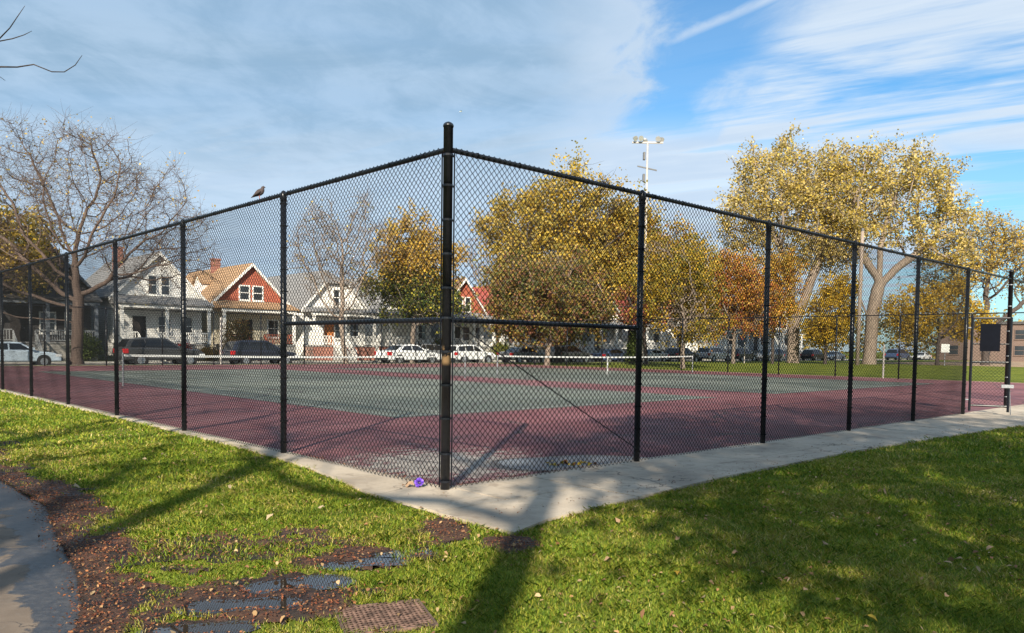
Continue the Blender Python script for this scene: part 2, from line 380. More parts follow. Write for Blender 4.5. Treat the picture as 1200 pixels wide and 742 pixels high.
def make_brick(name, base, mortar, s):
    m, t, b, o = new_mat(name); co = objco(t)
    mp = N(t, 'ShaderNodeMapping'); mp.inputs['Rotation'].default_value = (math.radians(90), 0, 0); t.links.new(co, mp.inputs[0])
    br = N(t, 'ShaderNodeTexBrick'); t.links.new(mp.outputs[0], br.inputs['Vector']); br.inputs['Scale'].default_value = s
    br.inputs['Color1'].default_value = (*base, 1); br.inputs['Color2'].default_value = (*[x * 0.7 for x in base], 1); br.inputs['Mortar'].default_value = (*mortar, 1)
    t.links.new(br.outputs[0], b.inputs['Base Color']); b.inputs['Roughness'].default_value = 0.9
make_brick('red_brick', (0.36, 0.11, 0.07), (0.40, 0.34, 0.30), 4.0)
make_brick('tan_brick', (0.15, 0.095, 0.075), (0.20, 0.16, 0.14), 4.0)
def make_glass(name, col, rough=0.06):
    m, t, b, o = new_mat(name)
    b.inputs['Base Color'].default_value = (*col, 1); b.inputs['Roughness'].default_value = rough
    b.inputs['Specular IOR Level'].default_value = 0.8
make_glass('window_glass', (0.03, 0.035, 0.042)); make_glass('car_glass', (0.012, 0.014, 0.017))
make_glass('tail_red', (0.42, 0.01, 0.012), 0.25); make_glass('head_clear', (0.65, 0.66, 0.68), 0.2)
def make_paint(name, col):
    m, t, b, o = new_mat(name); co = objco(t)
    n = noise(t, co, 3, 4)
    t.links.new(ramp(t, n, [(0.3, tuple(c * 0.9 for c in col)), (0.7, col)]), b.inputs['Base Color'])
    b.inputs['Roughness'].default_value = 0.32; b.inputs['Coat Weight'].default_value = 0.7; b.inputs['Coat Roughness'].default_value = 0.08
for nm, c in (('paint_white', (0.72, 0.73, 0.74)), ('paint_black', (0.012, 0.012, 0.014)), ('paint_navy', (0.016, 0.020, 0.035)),
              ('paint_silver', (0.42, 0.47, 0.52)), ('paint_grey', (0.13, 0.135, 0.14)), ('paint_blue', (0.05, 0.08, 0.16)),
              ('paint_skyblue', (0.50, 0.60, 0.70)), ('paint_red', (0.30, 0.02, 0.02)), ('paint_char', (0.04, 0.042, 0.046))): make_paint(nm, c)

# ------------------------------------------------------------------ mesh helpers
def tag(o, label=None, cat=None, group=None, kind=None):
    if label: o['label'] = label
    if cat: o['category'] = cat
    if group: o['group'] = group
    if kind: o['kind'] = kind
    return o
def empty(name, loc=(0, 0, 0), rz=0.0):
    o = bpy.data.objects.new(name, None); COL.objects.link(o); o.location = loc; o.rotation_euler = (0, 0, rz)
    o.empty_display_size = 0.2
    return o
def link(name, me, parent=None, loc=None, rz=None):
    o = bpy.data.objects.new(name, me); COL.objects.link(o)
    if parent is not None: o.parent = parent
    if loc is not None: o.location = loc
    if rz is not None: o.rotation_euler = (0, 0, rz)
    return o
class MB:
    def __init__(s): s.v = []; s.f = []; s.mi = []; s.mats = []
    def _m(s, mat):
        if mat is None: return 0
        if mat not in s.mats: s.mats.append(mat)
        return s.mats.index(mat)
    def add(s, vs, fs, mat=None):
        k = len(s.v); s.v += [tuple(p) for p in vs]; i = s._m(mat)
        for f in fs: s.f.append(tuple(k + q for q in f)); s.mi.append(i)
        return s
    def box(s, x0, x1, y0, y1, z0, z1, mat=None):
        vs = [(x0, y0, z0), (x1, y0, z0), (x1, y1, z0), (x0, y1, z0), (x0, y0, z1), (x1, y0, z1), (x1, y1, z1), (x0, y1, z1)]
        return s.add(vs, [(0, 3, 2, 1), (4, 5, 6, 7), (0, 1, 5, 4), (1, 2, 6, 5), (2, 3, 7, 6), (3, 0, 4, 7)], mat)
    def prism(s, poly, axis, a, b, mat=None):
        # poly: 2-D outline in the two other axes; extruded from a to b along axis
        n = len(poly)
        def mk(p, t): return (t, p[0], p[1]) if axis == 'x' else ((p[0], t, p[1]) if axis == 'y' else (p[0], p[1], t))
        vs = [mk(p, a) for p in poly] + [mk(p, b) for p in poly]
        fs = [tuple(range(n)), tuple(range(2 * n - 1, n - 1, -1))] + [(i, i + n, (i + 1) % n + n, (i + 1) % n) for i in range(n)]
        return s.add(vs, fs, mat)
    def tube(s, pts, rad, n=8, mat=None, cap=True):
        pts = [Vector(p) for p in pts]
        if not hasattr(rad, '__len__'): rad = [rad] * len(pts)
        k = len(pts); vs = []; prev = None
        for i, p in enumerate(pts):
            t = (pts[min(i + 1, k - 1)] - pts[max(i - 1, 0)]).normalized()
            if prev is None:
                a = Vector((0, 0, 1)) if abs(t.z) < 0.9 else Vector((1, 0, 0))
                e = t.cross(a).normalized()
            else: e = (prev - t * prev.dot(t)).normalized()
            prev = e; g = t.cross(e)
            for j in range(n):
                q = 2 * math.pi * j / n; vs.append(p + (e * math.cos(q) + g * math.sin(q)) * rad[i])
        fs = []
        for i in range(k - 1):
            for j in range(n): fs.append((i * n + j, i * n + (j + 1) % n, (i + 1) * n + (j + 1) % n, (i + 1) * n + j))
        if cap: fs += [tuple(range(n - 1, -1, -1)), tuple(range((k - 1) * n, k * n))]
        return s.add(vs, fs, mat)
    def mesh(s, name, mat=None, smooth=False):
        me = bpy.data.meshes.new(name); me.from_pydata(s.v, [], s.f)
        ml = s.mats if s.mats else [mat]
        for q in ml: me.materials.append(MATS[q])
        if len(ml) > 1: me.polygons.foreach_set('material_index', s.mi)
        if smooth: me.polygons.foreach_set('use_smooth', [True] * len(me.polygons))
        bm = bmesh.new(); bm.from_mesh(me); bmesh.ops.recalc_face_normals(bm, faces=bm.faces); bm.to_mesh(me); bm.free()
        me.update(); return me
    def build(s, name, mat=None, parent=None, loc=None, rz=None, smooth=False):
        return link(name, s.mesh(name, mat, smooth), parent, loc, rz)
def np_mesh(name, V, F, mat, col=None, smooth=False):
    # V (n,3), F (m,k) all faces the same size
    me = bpy.data.meshes.new(name); V = np.asarray(V, np.float32); F = np.asarray(F, np.int32)
    m, k = F.shape
    me.vertices.add(len(V)); me.vertices.foreach_set('co', V.ravel())
    me.loops.add(m * k); me.loops.foreach_set('vertex_index', F.ravel())
    me.polygons.add(m); me.polygons.foreach_set('loop_start', np.arange(0, m * k, k, dtype=np.int32))
    try: me.polygons.foreach_set('loop_total', np.full(m, k, np.int32))
    except Exception: pass
    me.materials.append(MATS[mat])
    if smooth: me.polygons.foreach_set('use_smooth', np.ones(m, bool))
    me.update(calc_edges=True)
    if col is not None:
        a = me.color_attributes.new('Col', 'FLOAT_COLOR', 'POINT')
        c = np.ones((len(V), 4), np.float32); c[:, :3] = col; a.data.foreach_set('color', c.ravel())
    return me
def vnoise(x, y, s, seed=0):
    # smooth value noise in 0..1
    x = np.asarray(x, float) * s; y = np.asarray(y, float) * s
    xi = np.floor(x).astype(int); yi = np.floor(y).astype(int); fx = x - xi; fy = y - yi
    fx = fx * fx * (3 - 2 * fx); fy = fy * fy * (3 - 2 * fy)
    def h(a, b):
        q = (a * 374761393 + b * 668265263 + seed * 974711) & 0x7fffffff
        q = ((q ^ (q >> 13)) * 1274126177) & 0x7fffffff
        return ((q ^ (q >> 16)) & 0xffff) / 65535.0
    return (h(xi, yi) * (1 - fx) + h(xi + 1, yi) * fx) * (1 - fy) + (h(xi, yi + 1) * (1 - fx) + h(xi + 1, yi + 1) * fx) * fy
def seg_dist(x, y, pts):
    d = np.full(np.shape(x), 1e9)
    for (ax, ay), (bx, by) in zip(pts[:-1], pts[1:]):
        ex, ey = bx - ax, by - ay; L = ex * ex + ey * ey
        t = np.clip(((x - ax) * ex + (y - ay) * ey) / L, 0, 1)
        d = np.minimum(d, np.hypot(x - ax - t * ex, y - ay - t * ey))
    return d
def in_poly(x, y, poly):
    r = np.zeros(np.shape(x), bool); n = len(poly)
    for i in range(n):
        (ax, ay), (bx, by) = poly[i], poly[(i + 1) % n]
        c = ((ay > y) != (by > y)) & (x < (bx - ax) * (y - ay) / ((by - ay) if by != ay else 1e-9) + ax)
        r ^= c
    return r

# ================================================================== SETTING
def sheet(name, u0, u1, v0, v1, z, mat, label=None):
    mb = MB(); mb.add([(u0, v0, z), (u1, v0, z), (u1, v1, z), (u0, v1, z)], [(0, 1, 2, 3)])
    o = mb.build(name, mat, None, P0, TH); tag(o, kind='structure'); return o
CUX = 42.3
sheet('ground', -1400, 1600, -1400, 1600, -0.14, 'lawn_ground')
sheet('park_lawn', -300, 420, -300, 49.6, 0.0, 'lawn_ground')
sheet('house_lots', -300, 420, 58.8, 300, 0.0, 'lawn_ground')
sheet('road', -300, 420, 49.9, 58.5, -0.12, 'asphalt')
sheet('pavement', -300, 420, 59.9, 61.3, 0.006, 'kerb_concrete')
for v0 in (49.6, 58.5):
    mb = MB(); mb.box(-300, 420, v0, v0 + 0.3, -0.13, 0.012)
    tag(mb.build('kerb', 'kerb_concrete', None, P0, TH), kind='structure')
sheet('dirt_infield', 98, 230, 4, 39.5, 0.008, 'tan_dirt')
sheet('leafy_verge', CUX, CUX + .9, -2, 47.4, 0.012, 'tan_dirt')

# ---- court surface, colour areas and lines (court frame: u to the right, v to the left fence's far end)
CU, CV = 41.6, 47.7
def court_sheet(name, rects, z, mat):
    mb = MB()
    for (a, b, c, d) in rects: mb.add([(a, c, z), (b, c, z), (b, d, z), (a, d, z)], [(0, 1, 2, 3)])
    return tag(mb.build(name, mat, None, P0, TH), kind='structure')
mb = MB(); mb.box(0.10, CU + 0.6, 0.10, CV + 0.3, -0.05, 0.022)
tag(mb.build('court_surface', 'court_red', None, P0, TH), kind='structure')
GREENS = ((4.45, 17.0), (20.7, 36.6)); GV0, GV1 = 7.3, 38.0
for (a, b) in GREENS: court_sheet('play_area', [(a, b, GV0, GV1)], 0.026, 'court_green')
NETV = 22.65
for (a, b) in GREENS:
    w = 0.06; i0, i1, j0, j1 = a + 0.22, b - 0.22, GV0 + 0.25, GV1 - 0.25
    s = (i1 - i0) * 1.37 / 10.97; sv = (j1 - j0) * 6.4 / 23.77; cu = (i0 + i1) / 2
    rects = [(i0, i1, j0 - w, j0 + w), (i0, i1, j1 - w, j1 + w)]
    for x in (i0, i0 + s, i1 - s, i1): rects.append((x - w * 0.7, x + w * 0.7, j0 + w, j1 - w))
    for y in (NETV - sv, NETV + sv): rects.append((i0 + s + w, i1 - s - w, y - w * .7, y + w * .7))
    rects.append((cu - w * .7, cu + w * .7, NETV - sv + w, NETV + sv - w))
    court_sheet('court_lines', rects, 0.030, 'line_paint')

# ---- concrete apron round the court, slab by slab
OUT_L = [(-0.14, 48.2), (-0.12, 11.0), (-0.15, 6.8), (-0.26, 3.1), (-0.55, 1.2), (-0.74, 0.4), (-0.77, -0.7), (-0.81, -1.92)]
OUT_R = [(-0.81, -1.92), (-0.2, -1.74), (0.59, -1.66), (1.49, -1.6), (3.22, -1.46), (7.05, -1.40), (10.16, -1.55), (14.4, -1.85), (30, -1.9)]
APRON_UV = OUT_L + OUT_R[1:] + [(30, 0.12), (0.12, 0.12), (0.12, 48.2)]
mb = MB(); n = len(OUT_L)
mb.add([(u, v, 0.006) for u, v in OUT_L] + [(0.15, max(v, 0.15), 0.006) for u, v in OUT_L], [(i, i + 1, n + i + 1, n + i) for i in range(n - 1)])
n2 = len(OUT_R)
mb.add([(u, v, 0.006) for u, v in OUT_R] + [(max(u, 0.15), 0.15, 0.006) for u, v in OUT_R], [(i, i + 1, n2 + i + 1, n2 + i) for i in range(n2 - 1)])
apron = mb.build('concrete_apron', 'soil', None, P0, TH); tag(apron, kind='structure')
def lerp_line(pts, key, val, out):
    for a, b in zip(pts[:-1], pts[1:]):
        lo, hi = sorted((a[key], b[key]))
        if lo <= val <= hi and a[key] != b[key]:
            t = (val - a[key]) / (b[key] - a[key]); return a[out] + (b[out] - a[out]) * t
    return pts[-1][out]
def slab(poly):
    # a slab with a slightly rounded rim
    c = Vector((sum(p[0] for p in poly) / len(poly), sum(p[1] for p in poly) / len(poly), 0))
    tz = 0.034 + random.uniform(-0.003, 0.003); m = MB(); n = len(poly); g = 0.011
    ins = []
    for p in poly:
        d = (c - Vector((p[0], p[1], 0))).normalized(); ins.append((p[0] + d.x * g, p[1] + d.y * g))
    ins2 = [(p[0] + (c - Vector((p[0], p[1], 0))).normalized().x * 0.0111, p[1] + (c - Vector((p[0], p[1], 0))).normalized().y * 0.0111) for p in poly]
    vs = [(x, y, -0.02) for x, y in ins] + [(x, y, tz - 0.0005) for x, y in ins] + [(x, y, tz) for x, y in ins2]
    fs = [(i, (i + 1) % n, n + (i + 1) % n, n + i) for i in range(n)] + [(n + i, n + (i + 1) % n, 2 * n + (i + 1) % n, 2 * n + i) for i in range(n)] + [tuple(range(2 * n, 3 * n))]
    m.add(vs, fs); m.build('slab', 'concrete', apron)
vs_ = [-0.85, 1.2, 3.4, 6.6, 9.8, 13.0, 16.2, 19.4, 22.6, 25.8, 29, 32.2, 35.4, 38.6, 41.8, 45, 48.2]
for a, b in zip(vs_[:-1], vs_[1:]):
    if a < 0: slab([(-0.77, a), (0.115, a), (0.115, b), (-0.55, b), (-0.74, 0.4), (-0.765, -0.7)])
    else:
        mid = [(lerp_line(OUT_L, 1, t, 0), t) for t in (b, (a + b) / 2, a)]
        slab([(0.115, a), (0.115, b)] + mid)
us_ = [-0.8, 1.3, 4.3, 7.6, 10.9, 14.2, 17.5, 20.8, 24.1, 27.4, 30]
slab([(0.12, -0.85), (1.3, -0.85), (1.3, 0.115), (0.12, 0.115)])
for a, b in zip(us_[1:-1], us_[2:]): slab([(a, -0.85), (b, -0.85), (b, 0.115), (a, 0.115)])
for a, b in zip(us_[:-1], us_[1:]):
    mids = [p for p in OUT_R if a + 0.05 < p[0] < b - 0.05]
    ya, yb = lerp_line(OUT_R, 0, max(a, -0.81), 1), lerp_line(OUT_R, 0, b, 1)
    slab([(a, ya)] + mids + [(b, yb), (b, -0.85), (a, -0.85)])

# ---- foot path at the lower left, with a wet margin
PATH_E = [(-14.0, 19.0), (-9.7, 13.9), (-7.05, 10.25), (-5.48, 8.58), (-4.36, 7.42), (-3.64, 6.32), (-2.98, 5.42), (-2.49, 4.6), (-2.15, 3.8), (-1.65, 2.4), (-0.8, 0.2), (0.4, -3)]
offs = [0.0, 0.15, 0.3, 0.5, 0.8, 1.3, 2.0, 2.9]
V = []; F = []; A = []
fine_e = []
for a, b in zip(PATH_E[:-1], PATH_E[1:]):
    for k in range(6): fine_e.append((a[0] + (b[0] - a[0]) * k / 6, a[1] + (b[1] - a[1]) * k / 6))
fine_e.append(PATH_E[-1])
for i, (x, y) in enumerate(fine_e):
    p, q = fine_e[max(i - 1, 0)], fine_e[min(i + 1, len(fine_e) - 1)]
    t = Vector((q[0] - p[0], q[1] - p[1])).normalized(); nrm = Vector((t.y, -t.x))
    for d in offs: V.append((x + nrm.x * d, y + nrm.y * d, 0.018 - 0.012 * math.exp(-d * 3))); A.append(d)
k = len(offs)
for i in range(len(fine_e) - 1):
    for j in range(k - 1): F.append((i * k + j, i * k + j + 1, (i + 1) * k + j + 1, (i + 1) * k + j))
me = np_mesh('foot_path', V, F, 'path_concrete')
at = me.attributes.new('edge', 'FLOAT', 'POINT'); at.data.foreach_set('value', np.array(A, np.float32))
path = link('foot_path', me); tag(path, kind='structure')
PATH_POLY = [(x, y) for x, y in PATH_E] + [(-4, -4), (-18, -4), (-22, 16)]

# ---- masks of the lawn
GRASS_E = [(-14.0, 20.3), (-9.3, 14.9), (-6.5, 10.5), (-5.3, 9.1), (-3.95, 7.7), (-3.1, 6.6), (-2.55, 5.75), (-2.0, 4.8), (-1.65, 4.2), (-1.1, 2.8), (-0.3, 0.3)]
PUDS_XY = [(-1.38, 5.12, .32, .13), (-1.62, 4.68, .33, .12), (-1.70, 4.26, .28, .10), (-1.05, 5.62, .30, .10)]
def soil_mask(x, y):
    """1 = bare, leaf-strewn earth; 0 = full grass"""
    x = np.asarray(x, float); y = np.asarray(y, float)
    nz = (vnoise(x, y, 1.7, 1) - .5) * 1.0 + (vnoise(x, y, 5.0, 2) - .5) * .7 + (vnoise(x, y, 13.0, 12) - .5) * .45
    d1 = seg_dist(x, y, PATH_E)
    m = np.clip(1.04 - d1 / 0.50 + nz * 0.95, 0, 1)
    e = ((x + 1.42) / 0.62) ** 2 + ((y - 4.85) / 0.64) ** 2
    m = np.maximum(m, np.clip((1.0 - e) * 1.0 + nz * 1.2, 0, 1))
    e1 = ((x + 1.0) / 0.85) ** 2 + ((y - 5.80 - (x + 1) * .25) / 0.30) ** 2
    m = np.maximum(m, np.clip((1.0 - e1) * 0.9 + nz * 1.1, 0, .95))
    e2 = ((x + 0.62) / 0.30) ** 2 + ((y - 6.55) / 0.60) ** 2
    m = np.maximum(m, np.clip((1.0 - e2) * 0.8 + nz * 0.9, 0, 0.85))
    e3 = ((x - 0.02) / 0.26) ** 2 + ((y - 6.2) / 0.28) ** 2
    m = np.maximum(m, np.clip((1.0 - e3) * 0.8 + nz * 0.8, 0, 0.8))
    for (px_, py_, a_, b_) in PUDS_XY: m = np.maximum(m, np.clip(1.6 - ((x - px_) / a_) ** 2 * .9 - ((y - py_) / b_) ** 2 * .45 + nz * .5, 0, 1))
    m = np.maximum(m, np.clip(0.42 - ((x + 2.0) / 1.5) ** 2 - ((y - 5.9) / 1.1) ** 2 + nz * 1.0, 0, 0.42))
    return m
PUDS = [(-1.38, 5.12, .32, .13), (-1.62, 4.68, .33, .12), (-1.70, 4.26, .28, .10), (-1.05, 5.62, .30, .10), (-0.78, 5.92, .22, .08)]
def soil_height(x, y):
    h = 0.020 + (vnoise(x, y, 6, 4) - .5) * .022 + (vnoise(x, y, 17, 5) - .5) * .014 + (vnoise(x, y, 45, 6) - .5) * .008
    for (px, py, a, b) in PUDS:
        xx = (x - px); yy = (y - py) - 0.06 * np.sin(xx * 7)
        h = h - 0.034 * np.exp(-((xx / a) ** 4 + (yy / b) ** 2))
    return h
def soil_grid(x0, x1, y0, y1, st, thr):
    xs = np.arange(x0, x1, st); ys = np.arange(y0, y1, st); X, Y = np.meshgrid(xs, ys)
    msk = soil_mask(X, Y); u, v = to_uv(X, Y)
    uv = [(p[0], p[1]) for p in APRON_UV]
    ok = (msk > thr) & ~in_poly(u, v, uv) & ~(in_poly(X, Y, PATH_POLY) & (seg_dist(X, Y, PATH_E) > 0.05))
    Z = soil_height(X, Y); Z = np.where(in_poly(X, Y, PATH_POLY), Z + 0.006, Z); Z = Z - .034 * np.clip(1 - (msk - thr) / .22, 0, 1) ** 1.5
    nx, ny = len(xs), len(ys); idx = np.arange(nx * ny).reshape(ny, nx)
    q = ok[:-1, :-1] & ok[1:, :-1] & ok[:-1, 1:] & ok[1:, 1:]
    F = np.stack([idx[:-1, :-1][q], idx[:-1, 1:][q], idx[1:, 1:][q], idx[1:, :-1][q]], 1)
    used = np.unique(F); remap = np.zeros(nx * ny, int); remap[used] = np.arange(len(used))
    V = np.stack([X.ravel(), Y.ravel(), Z.ravel()], 1)[used]
    return V, remap[F]
Vs, Fs = soil_grid(-9.6, 0.9, 2.0, 14.4, 0.030, 0.26)
tag(link('bare_soil', np_mesh('bare_soil', Vs, Fs, 'soil', smooth=True)), kind='structure')
for (px, py, a, b) in PUDS:
    mb = MB(); n = 28
    mb.add([(px + math.cos(q) * a * 1.15, py + math.sin(q) * b * 1.5 + 0.06 * math.sin(math.cos(q) * a * 7), 0.0085) for q in [2 * math.pi * i / n for i in range(n)]], [tuple(range(n))])
    tag(mb.build('puddle', 'puddle_water'), kind='structure')
# puddle on the court, against the fence
pts = []
for i in range(40):
    q = 2 * math.pi * i / 40; r = 1 + 0.10 * math.sin(2 * q + 1) + 0.05 * math.sin(5 * q)
    pts.append((0.93 + 1.02 * r * math.cos(q) + 0.10 * math.sin(q), 10.62 + 0.72 * r * math.sin(q) + 0.10 * math.cos(q) * 1.0))
cx_, cy_ = 0.93, 10.62
mb = MB(); mb.add([(cx_ + (x - cx_) * 1.10, cy_ + (y - cy_) * 1.13 + .02, 0.0245) for x, y in pts], [tuple(range(40))])
tag(mb.build('wet_margin', 'wet_slab'), kind='structure')
mb = MB(); mb.add([(x, y, 0.0275) for x, y in pts], [tuple(range(40))])
tag(mb.build('puddle', 'court_water'), kind='structure')

# ================================================================== FENCES
FH = 3.66
def chain_mesh(name, L, H, wire, s=0.0361, sides=4, z0=0.05):
    n = max(1, int(round(L / s))); s = L / n; m = int(round((H - z0) / s)); h = (H - z0) / m
    j = np.arange(m + 1); Vall = []; Fall = []; base = 0
    for k in range(n):
        lo, hi = k * s, (k + 1) * s
        up = ((j + k) % 2 == 0)
        x = np.where(up, hi, lo); z = z0 + j * h; y = np.where(up, 0.35, -0.35) * wire * (1 if k % 2 == 0 else 1)
        ring = []
        ddx = np.where(up, 1.0, -1.0)
        # cross-section: offsets along x (mitre) and y
        r = wire / 2
        for q in range(sides):
            a = 2 * math.pi * (q + 0.5) / sides
            # wire runs at 45 deg: widen in x so that the thickness square to the run is right
            ring.append(np.stack([x + math.cos(a) * r * 1.35, y + math.sin(a) * r, z], 1))
        V = np.stack(ring, 1).reshape(-1, 3)           # (m+1)*sides
        idx = (np.arange(m)[:, None] * sides + np.arange(sides)[None, :])
        nxt = (np.arange(m)[:, None] * sides + (np.arange(sides)[None, :] + 1) % sides)
        F = np.stack([idx, nxt, nxt + sides, idx + sides], 2).reshape(-1, 4)
        Vall.append(V); Fall.append(F + base); base += len(V)
    V = np.concatenate(Vall); a = V[:, 0] / L * math.pi                      # slack in the fabric between the posts
    slack = np.sin(a) * (.010 * np.sin(V[:, 2] * 2.1 + V[:, 0] * 1.7) + .008 * np.sin(V[:, 2] * 5.3 - V[:, 0] * 3.1))
    V[:, 1] += slack; V[:, 0] += np.sin(a) * .006 * np.sin(V[:, 2] * 3.7 + V[:, 0] * 2.3); V[:, 2] += np.sin(a) * .006 * np.sin(V[:, 0] * 4.1 + V[:, 2]) * (V[:, 2] < H - .3)
    return np_mesh(name, V, np.concatenate(Fall), 'black_wire')
def post_mesh(name, r, H, mat, dome=True, n=16):
    mb = MB(); zs = [(-0.3, r), (H - r * 0.9, r)]
    if dome: zs = [(-0.3, r), (H - r * 1.1, r), (H - r * 1.1, r * 1.12), (H - r * .75, r * 1.12), (H - r * .45, r * 0.95), (H - r * .2, r * .62), (H, r * .12)]
    else: zs = [(-0.3, r), (H, r)]
    mb.tube([(0, 0, z) for z, _ in zs], [q for _, q in zs], n)
    me = mb.mesh(name, mat, smooth=False)
    for p in me.polygons: p.use_smooth = abs(p.normal.z) < 0.9
    return me
def ring_mesh(r, h, zs, n=14, lug=None):
    mb = MB()
    for z in zs:
        mb.tube([(0, 0, z - h / 2), (0, 0, z + h / 2)], [r, r], n)
        if lug:
            for (lx, ly) in lug: mb.box(min(0, lx), max(0, lx), ly - 0.012, ly + 0.012, z - h * .8, z + h * .8) if abs(lx) > abs(ly) else mb.box(lx - 0.012, lx + 0.012, min(0, ly), max(0, ly), z - h * .8, z + h * .8)
    return mb
LP = 0.042; CP = 0.051; RR = 0.028
line_post = post_mesh('post', LP, FH - 0.02, 'black_vinyl', dome=False)
cap_loop = MB()
cap_loop.tube([(0, 0, FH - 0.10), (0, 0, FH - 0.02), (0, 0, FH + 0.02), (0, 0, FH + 0.045), (0, 0, FH + 0.058)], [LP * 1.1, LP * 1.1, LP * 0.95, LP * 0.62, LP * 0.1], 14)
cap_mesh = cap_loop.mesh('post_cap', 'black_vinyl', True)
ties_mesh = ring_mesh(LP * 1.14, 0.010, [0.18 + 0.305 * i for i in range(12)], 12, [(0.0, -LP * 1.5)]).mesh('wire_ties', 'black_wire')
def rail(parent, a, b, z, r=RR, name='rail', n=12, axis=0):
    p = [(a, 0, z), (b, 0, z)]; return MB().tube(p, r, n).build(name, 'black_vinyl', parent, smooth=False)
def fence_run(name, label, origin, rz, stops, mesh_bays, panel_mesh_for, rails=(), ties=True, posts=None, side=-1, fine=True, group=None):
    root = empty(name, origin, rz); tag(root, label, 'fence', group)
    for x in (posts if posts is not None else stops):
        p = link('post', line_post, root, (x, 0, 0)); link('post_cap', cap_mesh, p, (0, 0, 0))
        if ties: link('wire_ties', ties_mesh, p, (0, 0, 0))['kind'] = 'stuff'
    for (a, b) in mesh_bays:
        q = link('mesh_panel', panel_mesh_for(b - a), root, (a, side * (LP + 0.012), 0)); q['kind'] = 'stuff'
    for (a, b, z) in rails: rail(root, a, b, z)
    return root
_cache = {}
def pm(wire, s, sides):
    def f(L):
        k = (round(L, 2), wire, s, sides)
        if k not in _cache: _cache[k] = chain_mesh('mesh_panel', L, FH + 0.02, wire, s, sides)
        return _cache[k]
    return f
near_pm = pm(0.0070, 0.0390, 4); far_pm = pm(0.0032, 0.0412, 3)
# left-hand run: local x along dL -> rotation TH+90deg; camera side is +y local
LS = [3.67 * i for i in range(1, 14)]
fl = fence_run('chain_link_fence', 'tall black chain-link fence run beside the sunny lawn and leafy path, bird on its rail', P0, TH + math.pi / 2, LS,
               [(0.06 if i == 0 else LS[i - 1], LS[i]) for i in range(13)], near_pm, [(0, LS[-1], FH), (0, LS[0], 1.86)], side=1)
# corner post with its bands
corner = link('corner_post', post_mesh('corner_post', CP, 3.95, 'worn_post'), fl, (0, 0, 0))
bz = [0.12, 0.42, 0.80, 1.16, 1.52, 1.88, 2.20, 2.56, 2.92, 3.28, 3.60]
for z in bz:
    m = MB(); m.tube([(0, 0, z - 0.011), (0, 0, z + 0.011)], CP * 1.09, 16)
    m.box(0.03, CP + 0.030, -0.006, 0.006 + 0.0, z - 0.011, z + 0.011); m.box(-0.006, 0.006, -CP - 0.030, -0.03, z - 0.0105, z + 0.0105)
    m.tube([(CP + 0.020, -0.018, z), (CP + 0.020, 0.018, z)], 0.008, 6); m.tube([(-0.018, -CP - 0.020, z), (0.018, -CP - 0.020, z)], 0.008, 6)
    m.build('tension_band', 'black_vinyl', corner)
for (x, y) in ((CP + 0.012, 0.03), (-0.03, -CP - 0.012)):
    MB().box(x - 0.003, x + 0.003, y - 0.008, y + 0.008, 0.05, FH - 0.03).build('tension_bar', 'black_vinyl', corner)
# right-hand run: local x along dR
RS = [3.34, 6.72, 10.0, 13.28, 16.58]
def bays(st, a0=0.06): return [(a0 if i == 0 else st[i - 1], st[i]) for i in range(len(st))]
fr = fence_run('chain_link_fence', 'tall black chain-link fence run along the concrete strip up to the open gate', P0, TH, RS, bays(RS), near_pm,
               [(0.0, 24.4, FH + 0.0), (0.0, RS[0], 1.86)], side=-1)
MB().tube([(0.08, -0.02, 1.84), (RS[0] - 0.05, -0.02, 0.22)], 0.007, 6).build('truss_rod', 'black_vinyl', fr)
# small loop ties that hold the mesh on the top rails
def rail_ties(parent, L, y, step=0.62):
    m = MB(); x = 0.4
    while x < L:
        m.tube([(x - 0.007, 0, FH), (x + 0.007, 0, FH)], RR * 1.22, 8); x += step * random.uniform(.85, 1.15)
    return tag(m.build('rail_ties', 'black_wire', parent), kind='stuff')
rail_ties(fl, LS[-1], 1); rail_ties(fr, 24, -1)
# gate post and the piece of fence beyond the gate
GP = 20.2
gp = link('gate_post', post_mesh('gate_post', 0.058, FH + 0.26, 'black_vinyl'), fr, (GP, 0, 0))
for z in (0.35, 0.9, 1.5, 2.2, 2.9, 3.5): ring_mesh(0.064, 0.02, [z]).build('band', 'galvanised', gp)
for x in (22.3, 24.4):
    link('post', post_mesh('post', 0.045, FH - 0.02, 'galvanised', False), fr, (x, 0, 0))
q = link('mesh_panel', near_pm(24.4 - 22.3), fr, (22.3, -0.058, 0)); q['kind'] = 'stuff'
# gate leaf hinged on the last line post, swung out over the concrete strip
gate = empty('gate', W(16.66, -0.10), math.radians(-24))
tag(gate, 'black steel mesh gate with a square black panel, standing ajar', 'gate')
GW, GH = 0.85, 2.46
for x in (0.02, GW): MB().tube([(x, 0, 0.12), (x, 0, GH)], 0.030, 10).build('stile', 'black_vinyl', gate)
for z, r in ((0.26, 0.028), (1.35, 0.026), (1.80, 0.017), (GH - 0.02, 0.028)):
    MB().tube([(0.05, 0, z), (GW - 0.03, 0, z)], r, 10).build('rail', 'black_vinyl', gate)
q = link('mesh_panel', chain_mesh('mesh_panel', GW - 0.1, GH - 0.02, 0.0066, 0.0412, 4, 0.26), gate, (0.05, -0.03, 0)); q['kind'] = 'stuff'
MB().box(0.19, 0.62, -0.065, -0.045, 1.62, 2.30).build('panel', 'sign_black', gate)
lt = MB(); lt.box(GW - 0.16, GW + 0.10, -0.05, 0.05, 0.72, 0.80); lt.tube([(GW + .02, 0, .7), (GW + .06, 0, .06)], .012, 6)
lt.build('latch', 'galvanised', gate)
for z in (0.4, 2.2):
    MB().tube([(-0.1, 0.02, z), (0.03, 0, z)], 0.020, 8).build('hinge', 'galvanised', gate)
